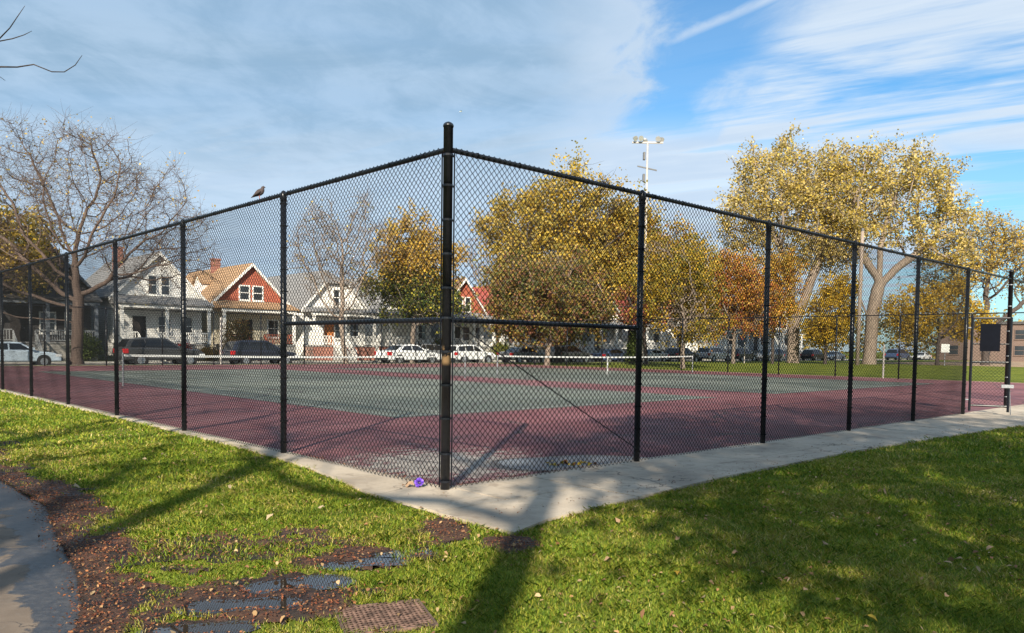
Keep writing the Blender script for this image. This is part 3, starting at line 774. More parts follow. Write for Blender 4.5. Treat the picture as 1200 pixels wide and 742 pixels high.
# far runs
FS = [3.47 * i for i in range(0, 13)]
fence_run('chain_link_fence', 'thin far chain-link fence between the tennis courts and the parked cars', W(0, CV), TH, FS, bays(FS[1:], 0.0), far_pm, [(0, FS[-1], FH)], ties=False)
FS2 = [3.669 * i for i in range(0, 13)]
fence_run('chain_link_fence', 'thin far chain-link fence between the tennis courts and the park grass', W(CU, 0), TH + math.pi / 2, FS2, bays(FS2[1:], 0.0), far_pm, [(0, FS2[-1], FH)], ties=False)

# ================================================================== NETS
def net(u0, u1, label, strap):
    root = empty('tennis_net', W((u0 + u1) / 2, NETV), TH); tag(root, label, 'net', 'tennis nets'); L = (u1 - u0) / 2
    for s in (-1, 1):
        MB().tube([(s * L, 0, -0.2), (s * L, 0, 1.16), (s * L, 0, 1.19)], [0.032, 0.032, 0.02], 10).build('net_post', 'galvanised', root)
    n = 24; vs = []; fs = []
    for i in range(n + 1):
        x = -L + 2 * L * i / n; sag = 1.13 - 0.06 * (1 - (x / L) ** 2)
        for y in (-0.012, 0.012): vs += [(x, y, sag), (x, y, sag - 0.075)]
    for i in range(n):
        b = i * 4
        fs += [(b, b + 4, b + 5, b + 1), (b + 2, b + 3, b + 7, b + 6), (b, b + 2, b + 6, b + 4), (b + 1, b + 5, b + 7, b + 3)]
    MB().add(vs, fs).build('net_band', 'net_band', root)
    if strap: MB().box(-0.03, 0.03, -0.02, 0.02, 0.02, 0.975).build('centre_strap', 'net_band', root)
    # cord mesh of the net
    Vn = []; Fn = []; k = 0; w = 0.0022
    xs = np.arange(-L + 0.05, L, 0.10)
    for x in xs:
        top = 1.04 - 0.06 * (1 - (x / L) ** 2)
        Vn += [(x - w, 0, 0.06), (x + w, 0, 0.06), (x + w, 0, top), (x - w, 0, top)]; Fn.append((k, k + 1, k + 2, k + 3)); k += 4
    for z in np.arange(0.07, 0.86, 0.10):
        Vn += [(-L, 0.003, z - w), (L, 0.003, z - w), (L, 0.003, z + w), (-L, 0.003, z + w)]; Fn.append((k, k + 1, k + 2, k + 3)); k += 4
    q = link('cord_mesh', np_mesh('cord_mesh', Vn, Fn, 'net_cord'), root); q['kind'] = 'stuff'
net(3.7, 19.2, 'sagging tennis net with white band on the court beside the lawn fence', False)
net(21.3, 38.4, 'sagging tennis net with white band on the court beside the park grass', True)

# ================================================================== TREES
def grow(att, trunk, step, kill, iters=120, seed=0, grav=0.0, stems=()):
    rng = np.random.RandomState(seed)
    pos = [np.array(p, float) for p in trunk]; par = [-1] + list(range(len(trunk) - 1))
    for st_ in stems:
        k = int(np.argmin([np.linalg.norm(np.array(st_[0]) - p) for p in pos]))
        for a_, b_ in zip(st_[:-1], st_[1:]):
            a_ = np.array(a_, float); b_ = np.array(b_, float); q_ = max(1, int(np.linalg.norm(b_ - a_) / step))
            for i_ in range(1, q_ + 1): pos.append(a_ + (b_ - a_) * i_ / q_ + rng.normal(0, .03, 3)); par.append(k); k = len(pos) - 1
    att = np.array(att, float)
    P = np.array(pos); d = np.linalg.norm(att[:, None] - P[None], axis=2); near = d.argmin(1); nd = d.min(1)
    for it in range(iters):
        if len(att) == 0: break
        new = []; newpar = []
        order = np.argsort(near, kind='stable'); sn = near[order]; cuts = np.flatnonzero(np.diff(sn)) + 1
        for grp in np.split(order, cuts):
            k = near[grp[0]]; v = att[grp] - P[k]; v /= np.linalg.norm(v, axis=1)[:, None] + 1e-9
            dirn = v.mean(0) + rng.normal(0, .16, 3); 
            if par[k] >= 0:
                pd = P[k] - P[par[k]]; dirn = dirn + 0.35 * pd / (np.linalg.norm(pd) + 1e-9)
            dirn[2] += grav
            dirn /= np.linalg.norm(dirn) + 1e-9
            new.append(P[k] + dirn * step); newpar.append(k)
        base = len(P); NP_ = np.array(new); P = np.vstack([P, NP_]); par += newpar
        d = np.linalg.norm(att[:, None] - NP_[None], axis=2); m = d.min(1); a = d.argmin(1) + base
        upd = m < nd; near = np.where(upd, a, near); nd = np.where(upd, m, nd)
        keep = nd > kill; att = att[keep]; near = near[keep]; nd = nd[keep]
        if len(P) > 5000: break
    return P, np.array(par)
def tree_tubes(P, par, trunk_r, tip=0.02, expo=2.3, jit=0.0, flare=1.45):
    n = len(P); kids = [[] for _ in range(n)]
    for i in range(n):
        if par[i] >= 0: kids[par[i]].append(i)
    w = np.zeros(n)
    for i in range(n - 1, -1, -1):
        w[i] = (tip ** expo if not kids[i] else 0) + w[i]
        if par[i] >= 0: w[par[i]] += w[i]
    r = w ** (1 / expo); r = tip + (r - tip) * (trunk_r - tip) / max(r[0] - tip, 1e-6)
    return kids, r
def build_tubes(name, P, kids, r, mat, parent, flare=1.4):
    Vs = []; Fs = []; base = 0
    stack = [(0, None)]
    while stack:
        s, fromp = stack.pop()
        chain = [fromp, s] if fromp is not None else [s]
        c = s
        while kids[c]:
            ks = sorted(kids[c], key=lambda q: -r[q]); nx = ks[0]
            for q in ks[1:]: stack.append((q, c))
            chain.append(nx); c = nx
        if len(chain) < 2: continue
        rr = r[chain].copy()
        if fromp is not None: rr[0] = min(rr[0], rr[1] * 1.25)
        pts = P[chain]; rmax = rr.max(); nsd = 10 if rmax > .2 else (6 if rmax > .07 else (4 if rmax > .03 else 3))
        if fromp is None: rr[0] *= flare
        t = np.gradient(pts, axis=0); t /= np.linalg.norm(t, axis=1)[:, None] + 1e-9
        e = np.cross(t, np.array([0.31, 0.95, 0.05])); e /= np.linalg.norm(e, axis=1)[:, None] + 1e-9; g = np.cross(t, e)
        an = 2 * np.pi * np.arange(nsd) / nsd
        ring = pts[:, None] + (e[:, None] * np.cos(an)[None, :, None] + g[:, None] * np.sin(an)[None, :, None]) * rr[:, None, None]
        k = len(chain); V = ring.reshape(-1, 3)
        i = np.arange(k - 1)[:, None] * nsd; j = np.arange(nsd)[None]; j2 = (j + 1) % nsd
        F = np.stack([i + j, i + j2, i + nsd + j2, i + nsd + j], 2).reshape(-1, 4)
        Vs.append(V); Fs.append(F + base); base += len(V)
    return link(name, np_mesh(name, np.concatenate(Vs), np.concatenate(Fs), mat, smooth=True), parent)
def twigs(P, tips, r, rng, per=4, L=0.8, up=0.25):
    n = len(tips) * per; base = np.repeat(P[tips], per, 0)
    d = rng.normal(0, 1, (n, 3)); d[:, 2] = d[:, 2] * .8 + up; d /= np.linalg.norm(d, axis=1)[:, None]
    ln = L * rng.uniform(.5, 1.2, n); mid = base + d * (ln * .5)[:, None] + rng.normal(0, .05, (n, 3)) * L; d2 = d + rng.normal(0, .3, (n, 3)); d2[:, 2] += .15
    end = mid + d2 * (ln * .5)[:, None]
    e = np.cross(d, np.array([0.1, .2, .97])); e /= np.linalg.norm(e, axis=1)[:, None] + 1e-9; g = np.cross(d, e)
    Vs = []
    for p, rad in ((base, r), (mid, r * .75), (end, r * .3)):
        for a in (0, 2.094, 4.189): Vs.append(p + (e * math.cos(a) + g * math.sin(a)) * rad)
    V = np.stack(Vs, 1).reshape(-1, 3); k = np.arange(n)[:, None] * 9; F = []
    for s in (0, 3):
        for j in range(3): F.append(np.stack([k[:, 0] + s + j, k[:, 0] + s + (j + 1) % 3, k[:, 0] + s + 3 + (j + 1) % 3, k[:, 0] + s + 3 + j], 1))
    return V, np.concatenate(F), end
def leaves(centres, rng, per, spread, size, palette, droop=0.0, zcol=None):
    n = len(centres) * per; c = np.repeat(centres, per, 0) + rng.normal(0, 1, (n, 3)) * spread
    ax = rng.normal(0, 1, (n, 3)); ax[:, 2] -= droop; ax /= np.linalg.norm(ax, axis=1)[:, None]
    sd = np.cross(ax, rng.normal(0, 1, (n, 3))); sd /= np.linalg.norm(sd, axis=1)[:, None] + 1e-9
    s = size * rng.uniform(.6, 1.35, n)[:, None]
    nrm = np.cross(ax, sd)
    V = np.stack([c - ax * s * .5, c + sd * s * .36 + nrm * s * .10, c + ax * s * .55, c - sd * s * .36 + nrm * s * .10], 1).reshape(-1, 3)
    F = np.arange(n * 4).reshape(n, 4)
    pal = np.array([p for p, _ in palette]); wt = np.array([w for _, w in palette], float)
    # colour drifts from limb to limb, then leaf to leaf
    lw = np.repeat(rng.dirichlet(wt / wt.sum() * 4.0, len(centres)), per, 0)
    cum = lw.cumsum(1); pick = (rng.uniform(0, 1, n)[:, None] < cum).argmax(1); col = pal[pick]
    if zcol is not None:
        z0, z1, pal2 = zcol; q = np.clip((c[:, 2] - z0) / (z1 - z0), 0, 1); p2 = np.array([p for p, _ in pal2]); col2 = p2[rng.randint(0, len(p2), n)]
        sel = rng.uniform(0, 1, n) > q; col = np.where(sel[:, None], col2, col)
    col = col * 1.10 * rng.uniform(.70, 1.25, n)[:, None] * np.repeat(rng.uniform(.72, 1.18, len(centres)), per)[:, None]
    return V, F, np.repeat(col, 4, 0)
def attractors(blobs, n, rng, shell=0.35):
    out = []; vol = np.array([b[3] * b[4] * b[5] for b in blobs]); ks = rng.multinomial(n, vol / vol.sum())
    for (x, y, z, a, b, c), k in zip(blobs, ks):
        d = rng.normal(0, 1, (k, 3)); d /= np.linalg.norm(d, axis=1)[:, None]
        rad = rng.uniform(shell, 1, k) ** (1 / 2.2)
        ph = rng.uniform(0, 6.28, 6); lump = 1 + .20 * np.sin(d[:, 0] * 4.2 + ph[0]) * np.cos(d[:, 2] * 4.6 + ph[1]) + .16 * np.sin(d[:, 0] * 8 + d[:, 2] * 7 + ph[2]) + .10 * np.sin(d[:, 1] * 9 + d[:, 2] * 11 + ph[3])
        out.append(np.array([x, y, z]) + d * (rad * lump)[:, None] * np.array([a, b, c]))
    return np.concatenate(out)
def tree(name, label, loc, trunk, blobs, natt, trunk_r, bark, palette=None, per=6, spread=0.5, size=0.3, step=0.6, kill=0.9, seed=1, tip=0.03,
         twig=0, twig_len=0.8, zcol=None, expo=2.3, leaf_frac=1.0, group=None, grav=0.02, rz=0.0, flare=1.4, stems=(), dense=True):
    rng = np.random.RandomState(seed)
    root = empty(name, (loc[0], loc[1], 0)); tag(root, label, 'tree', group)
    tr = []
    for a, b in zip(trunk[:-1], trunk[1:]):
        a = np.array(a, float); b = np.array(b, float); k = max(1, int(np.linalg.norm(b - a) / step))
        for i in range(k): tr.append(a + (b - a) * i / k + rng.normal(0, .02, 3) * (1 if i else 0))
    tr.append(np.array(trunk[-1], float)); tr[0][2] = -0.15
    P, par = grow(attractors(blobs, int(natt * 1.8), rng), tr, step * .9, kill * .78, seed=seed, grav=grav, stems=stems)
    kids, r = tree_tubes(P, par, trunk_r, tip, expo)
    build_tubes('trunk', P, kids, r, bark, root, flare)
    tips = np.array([i for i in range(len(P)) if r[i] < tip * 2.6 and i > len(tr)])
    cents = P[tips]
    if palette and leaf_frac >= .5 and loc[1] > 20 and not twig: twig, twig_len = 2, 1.15
    if twig:
        V, F, ends = twigs(P, tips, tip * .62, rng, twig, twig_len)
        link('twigs', np_mesh('twigs', V, F, bark), root); cents = np.concatenate([cents, ends[rng.rand(len(ends)) < .75]])
    if palette:
        gapn = vnoise(cents[:, 0] + cents[:, 1] * .6, cents[:, 2] + cents[:, 1] * .3, .55, seed)
        c2 = cents[(rng.rand(len(cents)) < leaf_frac) & ((gapn > .30) | (leaf_frac < .5) | (loc[1] < 20))]
        far_ = loc[1] > 20; V, F, C = leaves(c2, rng, per if (leaf_frac < .5 or not dense) else int(per * (2.7 if far_ else 2.2)), spread * (.62 if far_ else 1), size * (.78 if far_ else 1), palette, zcol=zcol); print('LEAVES', label[:30], len(F), 'tips', len(tips))
        link('crown', np_mesh('crown', V, F, 'foliage', C), root)
    return root
YEL = [((0.52, 0.355, 0.045), 4), ((0.43, 0.315, 0.07), 3), ((0.26, 0.225, 0.06), 3), ((0.58, 0.43, 0.12), 2), ((0.13, 0.13, 0.045), 2)]
OLIVE = [((0.34, 0.24, 0.06), 3), ((0.17, 0.17, 0.045), 4), ((0.42, 0.27, 0.06), 2), ((0.27, 0.12, 0.075), 4), ((0.09, 0.11, 0.035), 3)]
ORANGE = [((0.52, 0.24, 0.04), 3), ((0.54, 0.32, 0.05), 4), ((0.36, 0.16, 0.05), 2), ((0.46, 0.32, 0.07), 2)]
RED = [((0.32, 0.08, 0.06), 3), ((0.42, 0.15, 0.06), 3), ((0.20, 0.07, 0.06), 2), ((0.48, 0.26, 0.05), 1)]
GREEN = [((0.055, 0.085, 0.025), 3), ((0.10, 0.13, 0.03), 3), ((0.18, 0.19, 0.04), 2), ((0.38, 0.32, 0.05), 1)]
COTTON = [((0.52, 0.38, 0.075), 4), ((0.44, 0.34, 0.11), 3), ((0.31, 0.265, 0.09), 2), ((0.60, 0.46, 0.19), 3), ((0.14, 0.13, 0.06), 1)]
PALE = [((0.46, 0.34, 0.12), 3), ((0.40, 0.26, 0.11), 2), ((0.28, 0.23, 0.09), 2), ((0.52, 0.36, 0.09), 2)]

tree('bare_tree', 'big mostly bare tree with forked trunk beside the far fence, over the dark house', (-28.8, 52.3),
     [(0, 0, 0), (0.05, 0, 2.6), (0.15, 0, 4.6)],
     [(-4.2, 0, 10.2, 3.4, 3.2, 5.6), (0.5, 0, 11.2, 3.6, 3.6, 4.6), (4.6, .3, 9.4, 3.0, 3.0, 4.2), (7.4, 0, 7.8, 2.2, 2, 2.4), (-7.0, 0.5, 9, 2.4, 2.4, 5.5)],
     1250, 0.36, 'bark_brown', PALE, per=2, spread=.35, size=.18, step=.5, kill=.60, seed=11, tip=.015, twig=5, twig_len=1.3, leaf_frac=.16, expo=1.95)
tree('yellow_tree', 'golden tree with dark inner branches beside the dark house', (-37.6, 58), [(0, 0, 0), (0, 0, 3.2)],
     [(0.3, 0, 8.2, 3.4, 3.0, 3.0), (1.6, 0, 6.6, 2.0, 2.2, 1.6)], 240, .24, 'bark_dark', YEL, per=7, spread=.55, size=.34, seed=12, kill=1.0, step=.7)
tree('bare_tree', 'slender bare tree with twin pale stems in front of the white cottage', (-14.2, 67.5), [(0, 0, 0), (-.15, 0, 1.0), (-.4, 0, 3.0)],
     [(-2.4, 0, 9.8, 2.4, 2.2, 3.8), (1.4, 0, 10.2, 2.4, 2.2, 3.6), (-.6, 0, 8, 2.4, 2, 4.0)], 520, .20, 'bark_pale', YEL, per=2, spread=.35, size=.24,
     step=.45, kill=.6, seed=13, tip=.020, twig=4, twig_len=1.0, leaf_frac=.07)
tree('turning_tree', 'tree green below and orange above behind the white saloon car', (-9.6, 76), [(0, 0, 0), (0, 0, 2.5), (.2, 0, 4.2)],
     [(-.2, 0, 10.2, 3.0, 2.8, 3.6), (1.9, 0, 8.6, 2.6, 2.6, 2.8), (-2.6, 0, 6.6, 2.6, 2.4, 2.4), (1.6, 0, 5.6, 3.4, 2.6, 2.2), (0, 0, 6.6, 3.2, 3, 2.6)],
     520, .22, 'bark_grey', PALE[:2] + ORANGE[1:2] + YEL[:2], per=9, spread=.42, size=.30, seed=14, kill=.8, step=.6, zcol=(6.6, 9.2, GREEN))
tree('purple_tree', 'bare reddish tree behind the red gabled house', (-1.5, 104), [(0, 0, 0), (0, 0, 5)],
     [(0, 0, 12, 5.4, 4, 6.2), (5.5, 0, 11, 4.0, 3, 5)], 420, .26, 'bark_grey', [((0.25, 0.13, 0.10), 1), ((0.30, 0.2, 0.14), 1)], per=2, spread=.5, size=.3, step=.8, kill=1.0, seed=15, tip=.026, twig=4, twig_len=1.6, leaf_frac=.35)
tree('mottled_tree', 'low spreading tree with brown green and gold leaves by the court corner', (2.9, 66.5), [(0, 0, 0), (.1, 0, 1.4), (.3, 0, 2.4)],
     [(-.6, 0, 5.6, 4.0, 3.4, 3.2), (2.6, 0, 4.8, 3.0, 3, 2.6), (-2.6, 0, 4.4, 2.4, 2.4, 2.4), (.6, 0, 7.4, 2.6, 2.4, 1.8)], 620, .22, 'bark_pale', OLIVE, per=11, spread=.36, size=.24, seed=16, kill=.72, step=.5)
tree('yellow_tree', 'tallest broad yellow tree behind the mottled one, wispy bare top', (4.6, 80), [(0, 0, 0), (0, 0, 3), (.3, 0, 6)],
     [(1.0, 0, 15.2, 5.0, 4, 3.8), (-4.2, 0, 13.0, 4.0, 3.4, 3.0), (4.6, 0, 12, 4.4, 4, 5.0), (-1, 0, 10.5, 5.6, 4.6, 4.2), (2, 0, 8, 5, 4, 3)],
     760, .36, 'bark_dark', YEL[:4] + OLIVE[2:3], per=9, spread=.62, size=.34, seed=17, kill=1.0, step=.75, tip=.03, twig=2, twig_len=1.5)
tree('yellow_tree', 'rounded golden tree on a pale thin trunk at the edge of the park grass', (13.6, 63), [(0, 0, 0), (-.05, 0, 1.2), (0, 0, 2.4)],
     [(0, 0, 5.0, 2.6, 2.4, 2.4), (-1.2, 0, 7.4, 3.2, 2.6, 2.8), (0.3, 0, 3.6, 3.0, 2.4, 1.4)], 420, .17, 'bark_pale',
     [((0.46, 0.30, 0.035), 4), ((0.34, 0.26, 0.04), 3), ((0.18, 0.18, 0.04), 2)], per=10, spread=.36, size=.23, seed=18, kill=.7, step=.5)
tree('yellow_tree', 'amber tree with airy right side rising behind the rounded golden one', (12.2, 82), [(0, 0, 0), (0, 0, 3), (.1, 0, 5)],
     [(-.6, 0, 11.6, 4.6, 4, 4.4), (3.8, 0, 9.6, 3.8, 3.4, 4.2), (-3.6, 0, 9.6, 3.2, 3, 4.2)], 520, .26, 'bark_dark', YEL[:3] + ORANGE[1:3], per=9, spread=.55, size=.32, seed=19, kill=.95, step=.7)
tree('maroon_tree', 'dark trunked little tree with maroon leaves beside the cone shaped evergreen', (13.1, 77), [(0, 0, 0), (-.2, 0, 2), (-.5, 0, 3.4)],
     [(-.8, 0, 5.4, 2.6, 2.2, 1.8)], 130, .16, 'bark_dark', RED[:3] + OLIVE[:1], per=8, spread=.35, size=.24, seed=20, kill=.7, step=.5)
tree('orange_tree', 'orange and red tree in front of the white houses beside the thick leaning trunk', (24.6, 88), [(0, 0, 0), (0, 0, 2.6)],
     [(0, 0, 8.2, 3.0, 3, 3.8), (-2.2, 0, 5.2, 2.8, 2.4, 2.2), (2.4, 0, 6.2, 2.4, 2.4, 3.0)], 420, .2, 'bark_grey', ORANGE + RED[1:2], per=9, spread=.42, size=.28, seed=21, kill=.8, step=.6, zcol=(3.5, 7.5, [(c, 1) for c, _ in RED[:2] + ORANGE]))
tree('orange_tree', 'small dark trunked tree with orange leaves just left of the leaning trunk', (29.6, 90), [(0, 0, 0), (0, 0, 2.8)],
     [(0, 0, 6.4, 2.2, 2, 3.4), (.6, 0, 10, 2.4, 2, 2.2)], 220, .16, 'bark_dark', ORANGE + YEL[:2], per=9, spread=.42, size=.28, seed=22, kill=.8, step=.6)
tree('cottonwood_tree', 'towering yellow cottonwood with leaning twin pale trunk', (34.8, 98),
     [(0, 0, 0), (-.1, 0, 4.6), (-.6, 0, 9.0), (-.9, 0, 12.5)],
     [(-3.6, 0, 20.6, 5.2, 4.6, 7.0), (2.6, 0, 20.6, 5.0, 4.6, 6.0), (-1, 0, 16.0, 6.6, 5, 4.2), (5.4, 0, 17.0, 3.4, 3, 5.0), (-5.8, 0, 15.8, 2.8, 2.8, 5.0), (2.6, 0, 13.4, 3, 3, 2.4)],
     900, .72, 'bark_pale', COTTON, per=7, spread=.62, size=.36, seed=23, kill=1.15, step=.9, tip=.035, expo=2.0, flare=1.15, stems=([(-.1, 0, 4.4), (1.2, 0, 8.0), (3.2, 0, 14.0)],))
tree('cottonwood_tree', 'towering yellow cottonwood with straight thick trunk beside the utility pole', (43.1, 95.5),
     [(0, 0, 0), (.2, 0, 6), (.9, 0, 10.0), (.9, 0, 14.5)],
     [(-2.2, 0, 19.6, 5.4, 4.6, 5.4), (5.0, 0, 19.4, 5.4, 4.6, 6.0), (9.0, 0, 15.4, 3.4, 3.2, 4.6), (1.6, 0, 22.2, 3.6, 3.4, 3.6), (-3.4, 0, 14.6, 2.8, 2.6, 3.0)],
     860, .74, 'bark_pale', COTTON, per=7, spread=.62, size=.36, seed=24, kill=1.15, step=.9, tip=.035, expo=2.0, flare=1.2, stems=([(.9, 0, 10.0), (-1.6, 0, 13.6), (-2.4, 0, 16)], [(.8, 0, 9.4), (3.4, 0, 12.0), (6.6, 0, 14.2)], [(.1, 0, 4.6), (-1.6, 0, 8.6), (-2.6, 0, 12)]))
BY = [((0.54, 0.36, 0.03), 4), ((0.47, 0.30, 0.04), 3), ((0.30, 0.23, 0.05), 2)]
tree('yellow_tree', 'bright yellow tree between the two towering cottonwoods', (36.6, 92.5), [(0, 0, 0), (0, 0, 2.2)],
     [(.4, 0, 5.4, 2.6, 2.2, 2.8), (1.4, 0, 8.2, 2.0, 2, 2.2), (-.6, 0, 3.6, 1.8, 2, 1.4)], 260, .16, 'bark_dark', BY, per=9, spread=.45, size=.32, seed=25, kill=.85, step=.6)
tree('yellow_tree', 'bright yellow tree behind the white square sign', (50.5, 94), [(0, 0, 0), (0, 0, 2.4)],
     [(0, 0, 6.4, 3.2, 2.6, 3.0), (-3.4, 0, 5.6, 2.4, 2.4, 2.6), (3.2, 0, 5.2, 2.6, 2.2, 2.4)], 380, .2, 'bark_dark', BY, per=8, spread=.45, size=.32, seed=26, kill=.9, step=.7)
tree('yellow_tree', 'ochre tree filling the gap between the amber tree and the orange tree', (20.4, 96), [(0, 0, 0), (0, 0, 3.0)],
     [(0, 0, 8.6, 3.6, 3, 4.2), (-2.6, 0, 11.6, 3.0, 2.6, 3.2), (2.4, 0, 6, 2.6, 2.4, 2.6)], 420, .2, 'bark_dark', BY[1:] + PALE, per=6, spread=.5, size=.32, seed=28, kill=.9, step=.7)
tree('sparse_tree', 'spreading dark limbed tree with thin gold leaves behind the open gate', (59.8, 100), [(0, 0, 0), (0, 0, 3.0), (-.4, 0, 5.5)],
     [(-4.5, 0, 12.2, 4.6, 4.2, 4.4), (3.2, 0, 13.0, 5.4, 4.4, 4.4), (7.8, 0, 11.2, 4.0, 3.6, 4.4), (0, 0, 15, 5, 4.2, 3.4)], 700, .45, 'bark_dark', PALE + YEL[:1], per=3, spread=.5, size=.32, seed=27, kill=1.0, step=.75, tip=.03, twig=3, twig_len=1.4)


# ================================================================== HOUSES
def window(parent, x, z, w, h, y, mull=True, frame='white_trim'):
    m = MB(); t = 0.11; f = 0.06
    m.box(x - w / 2 - t, x - w / 2, y - f, y + .02, z - t, z + h + t); m.box(x + w / 2, x + w / 2 + t, y - f, y + .02, z - t, z + h + t)
    m.box(x - w / 2, x + w / 2, y - f, y + .02, z + h, z + h + t); m.box(x - w / 2, x + w / 2, y - f, y + .02, z - t, z)
    m.box(x - w / 2, x + w / 2, y - f + .012, y + .01, z + h * .48, z + h * .48 + .07)
    o = m.build('window', frame, parent)
    MB().box(x - w / 2, x + w / 2, y - .020, y - .012, z, z + h).build('pane', 'window_glass', o)
    MB().box(x - w / 2 - .16, x + w / 2 + .16, y - .12, y - f - .002, z - t - .07, z - t).build('sill', frame, o)
    return o
def house(u, v, w, d, eave, apex, wall, roof, label, gable=None, porch=True, porch_roof='grey_shingle', door='dark_door', win_gable=2, trim='white_trim',
          clip=0.0, base='kerb_concrete', door_x=None, stair_x=None, pcols=3, dormer=None, chimney=None, floor=1.45, beam=4.45, front_wall=None, rail_mat='white_trim', winw=.75, winh=1.5):
    root = empty('house', W(u, v), TH); tag(root, label, 'house', 'houses along the street')
    hw = w / 2
    # walls: shell with a gable front
    if clip > 0:
        cw = hw * clip; top = eave + (apex - eave) * (1 - clip)
        prof = [(-hw, 0), (hw, 0), (hw, eave), (cw, top), (-cw, top), (-hw, eave)]
    else: prof = [(-hw, 0), (hw, 0), (hw, eave), (0, apex - .05), (-hw, eave)]
    MB().prism(prof, 'y', 0, d).build('wall', wall, root)
    if gable:
        if clip > 0: gp_ = [(-hw + .05, eave), (hw - .05, eave), (hw * clip, top - .05), (-hw * clip, top - .05)]
        else: gp_ = [(-hw + .05, eave), (hw - .05, eave), (0, apex - .1)]
        MB().prism(gp_, 'y', -.04, -.002).build('gable', gable, root)
    # clapboard courses on the front, as thin laps
    oh = .38; sl = (apex - eave) / hw
    r = MB()
    for s in (-1, 1):
        xo = s * (hw + oh); zo = eave - sl * oh
        if clip > 0:
            prof2 = [(xo, zo), (xo, zo + .16), (0, apex + .16), (0, apex)]
            y0 = -oh
            ridge0 = (1.6)
            # sloped plane, ridge set back for the hipped end
            A = [(xo, -oh, zo + .14), (s * hw * clip, -oh, top + .14), (0, ridge0, apex + .14), (0, d + .3, apex + .14), (xo, d + .3, zo + .14)]
            Bq = [(p[0], p[1], p[2] - .14) for p in A]; n = 5
            r.add(A + Bq, [tuple(range(5)), tuple(range(9, 4, -1))] + [(i, i + 5, (i + 1) % 5 + 5, (i + 1) % 5) for i in range(5)])
        else:
            poly = [(xo, zo), (xo, zo + .16), (s * .002, apex + .16), (s * .002, apex)]
            r.prism(poly, 'y', -oh, d + .3)
    if clip > 0:
        c = hw * clip; tz = top + .14
        A = [(-c - .0, -oh - .02, tz - .03), (c + .0, -oh - .02, tz - .03), (0, 1.6, apex + .14)]
        r.add(A + [(p[0], p[1], p[2] - .12) for p in A], [(0, 1, 2), (5, 4, 3), (0, 3, 4, 1), (1, 4, 5, 2), (2, 5, 3, 0)])
    rf = r.build('roof', roof, root)
    # barge boards
    for s in (-1, 1):
        xo = s * (hw + oh + .03); zo = eave - sl * (oh + .03); xe = s * hw * clip if clip else 0; ze = top if clip else apex
        MB().prism([(xo, zo - .16), (xo, zo + .13), (xe, ze + .13), (xe, ze - .16)], 'y', -oh - .07, -oh - .005).build('barge_board', trim, rf)
    if chimney: 
        c = MB(); c.box(chimney - .35, chimney + .35, d * .5, d * .5 + .7, apex - 2.2, apex + .9); c.box(chimney - .42, chimney + .42, d * .5 - .07, d * .5 + .77, apex + .9, apex + 1.05)
        c.build('chimney', 'red_brick', rf)
    if dormer:
        s = dormer; x0 = s * hw * .62; zc = eave + (apex - eave) * .42
        dm = MB(); yy = d * .40
        dm.prism([(yy - .8, zc - .9), (yy + .8, zc - .9), (yy + .8, zc + .5), (yy, zc + 1.25), (yy - .8, zc + .5)], 'x', x0 - s * 1.0, x0 + s * .5)
        dd = dm.build('dormer', 'white_siding', rf)
        q = MB()
        for k in (-1, 1): q.prism([(yy + k * 1.0, zc + .30), (yy + k * 1.0, zc + .44), (yy, zc + 1.42), (yy, zc + 1.28)], 'x', x0 - s * 1.2, x0 + s * .7)
        q.build('dormer_roof', roof, dd)
    # gable windows
    if win_gable == 2:
        for s in (-1, 1): window(root, s * (winw * .5 + .22), eave + .15, winw, winh, -.045)
    elif win_gable == 1: window(root, 0.1, eave + .25, winw, winh, -.045)
    if porch:
        pd_ = 1.9
        MB().box(-hw, hw, -pd_, -.01, .0, floor - .12).build('porch_base', base, root)
        MB().box(-hw - .05, hw + .05, -pd_ - .06, -.01, floor - .115, floor).build('porch_floor', 'porch_floor', root)
        pr = MB().add([(-hw - .25, -pd_ - .3, beam + .30), (hw + .25, -pd_ - .3, beam + .30), (hw + .25, -.06, eave - .05), (-hw - .25, -.06, eave - .05),
                       (-hw - .25, -pd_ - .3, beam + .18), (hw + .25, -pd_ - .3, beam + .18), (hw + .25, -.06, beam + .18), (-hw - .25, -.06, beam + .18)],
                      [(0, 1, 2, 3), (4, 7, 6, 5), (0, 4, 5, 1), (1, 5, 6, 2), (3, 2, 6, 7), (0, 3, 7, 4)]).build('porch_roof', porch_roof, root)
        MB().box(-hw - .1, hw + .1, -pd_ - .12, -pd_ + .08, beam - .12, beam + .175).build('porch_beam', trim, root)
        xs = [-hw + .12 + (w - .24) * i / (pcols - 1) for i in range(pcols)]
        for x in xs: MB().box(x - .13, x + .13, -pd_ - .08, -pd_ + .10, floor, beam - .125).build('porch_column', trim, root)
        dx = door_x if door_x is not None else -hw * .45; sx = stair_x if stair_x is not None else dx
        # railing, open where the stair comes up
        for a, b in zip(xs[:-1], xs[1:]):
            segs = [(a + .14, b - .14)]
            if a < sx < b: segs = [(a + .14, sx - .75), (sx + .75, b - .14)]
            for p, q in segs:
                if q - p < .3: continue
                m = MB(); m.box(p, q, -pd_ - .03, -pd_ + .04, floor + .86, floor + .94); m.box(p, q, -pd_ - .03, -pd_ + .04, floor + .10, floor + .17)
                k = int((q - p) / .16)
                for i in range(1, k): x = p + (q - p) * i / k; m.box(x - .028, x + .028, -pd_ - .015, -pd_ + .025, floor + .17, floor + .86)
                m.build('railing', rail_mat, root)
        ns = 7; st = MB()
        stair = empty('stair'); stair.parent = root
        for i in range(ns):
            z = floor * (ns - i) / (ns + 1)
            MB().box(sx - .68, sx + .68, -pd_ - .07 - .28 * (i + 1), -pd_ - .072 - .28 * i, 0.0, z).build('step', 'porch_floor', stair)
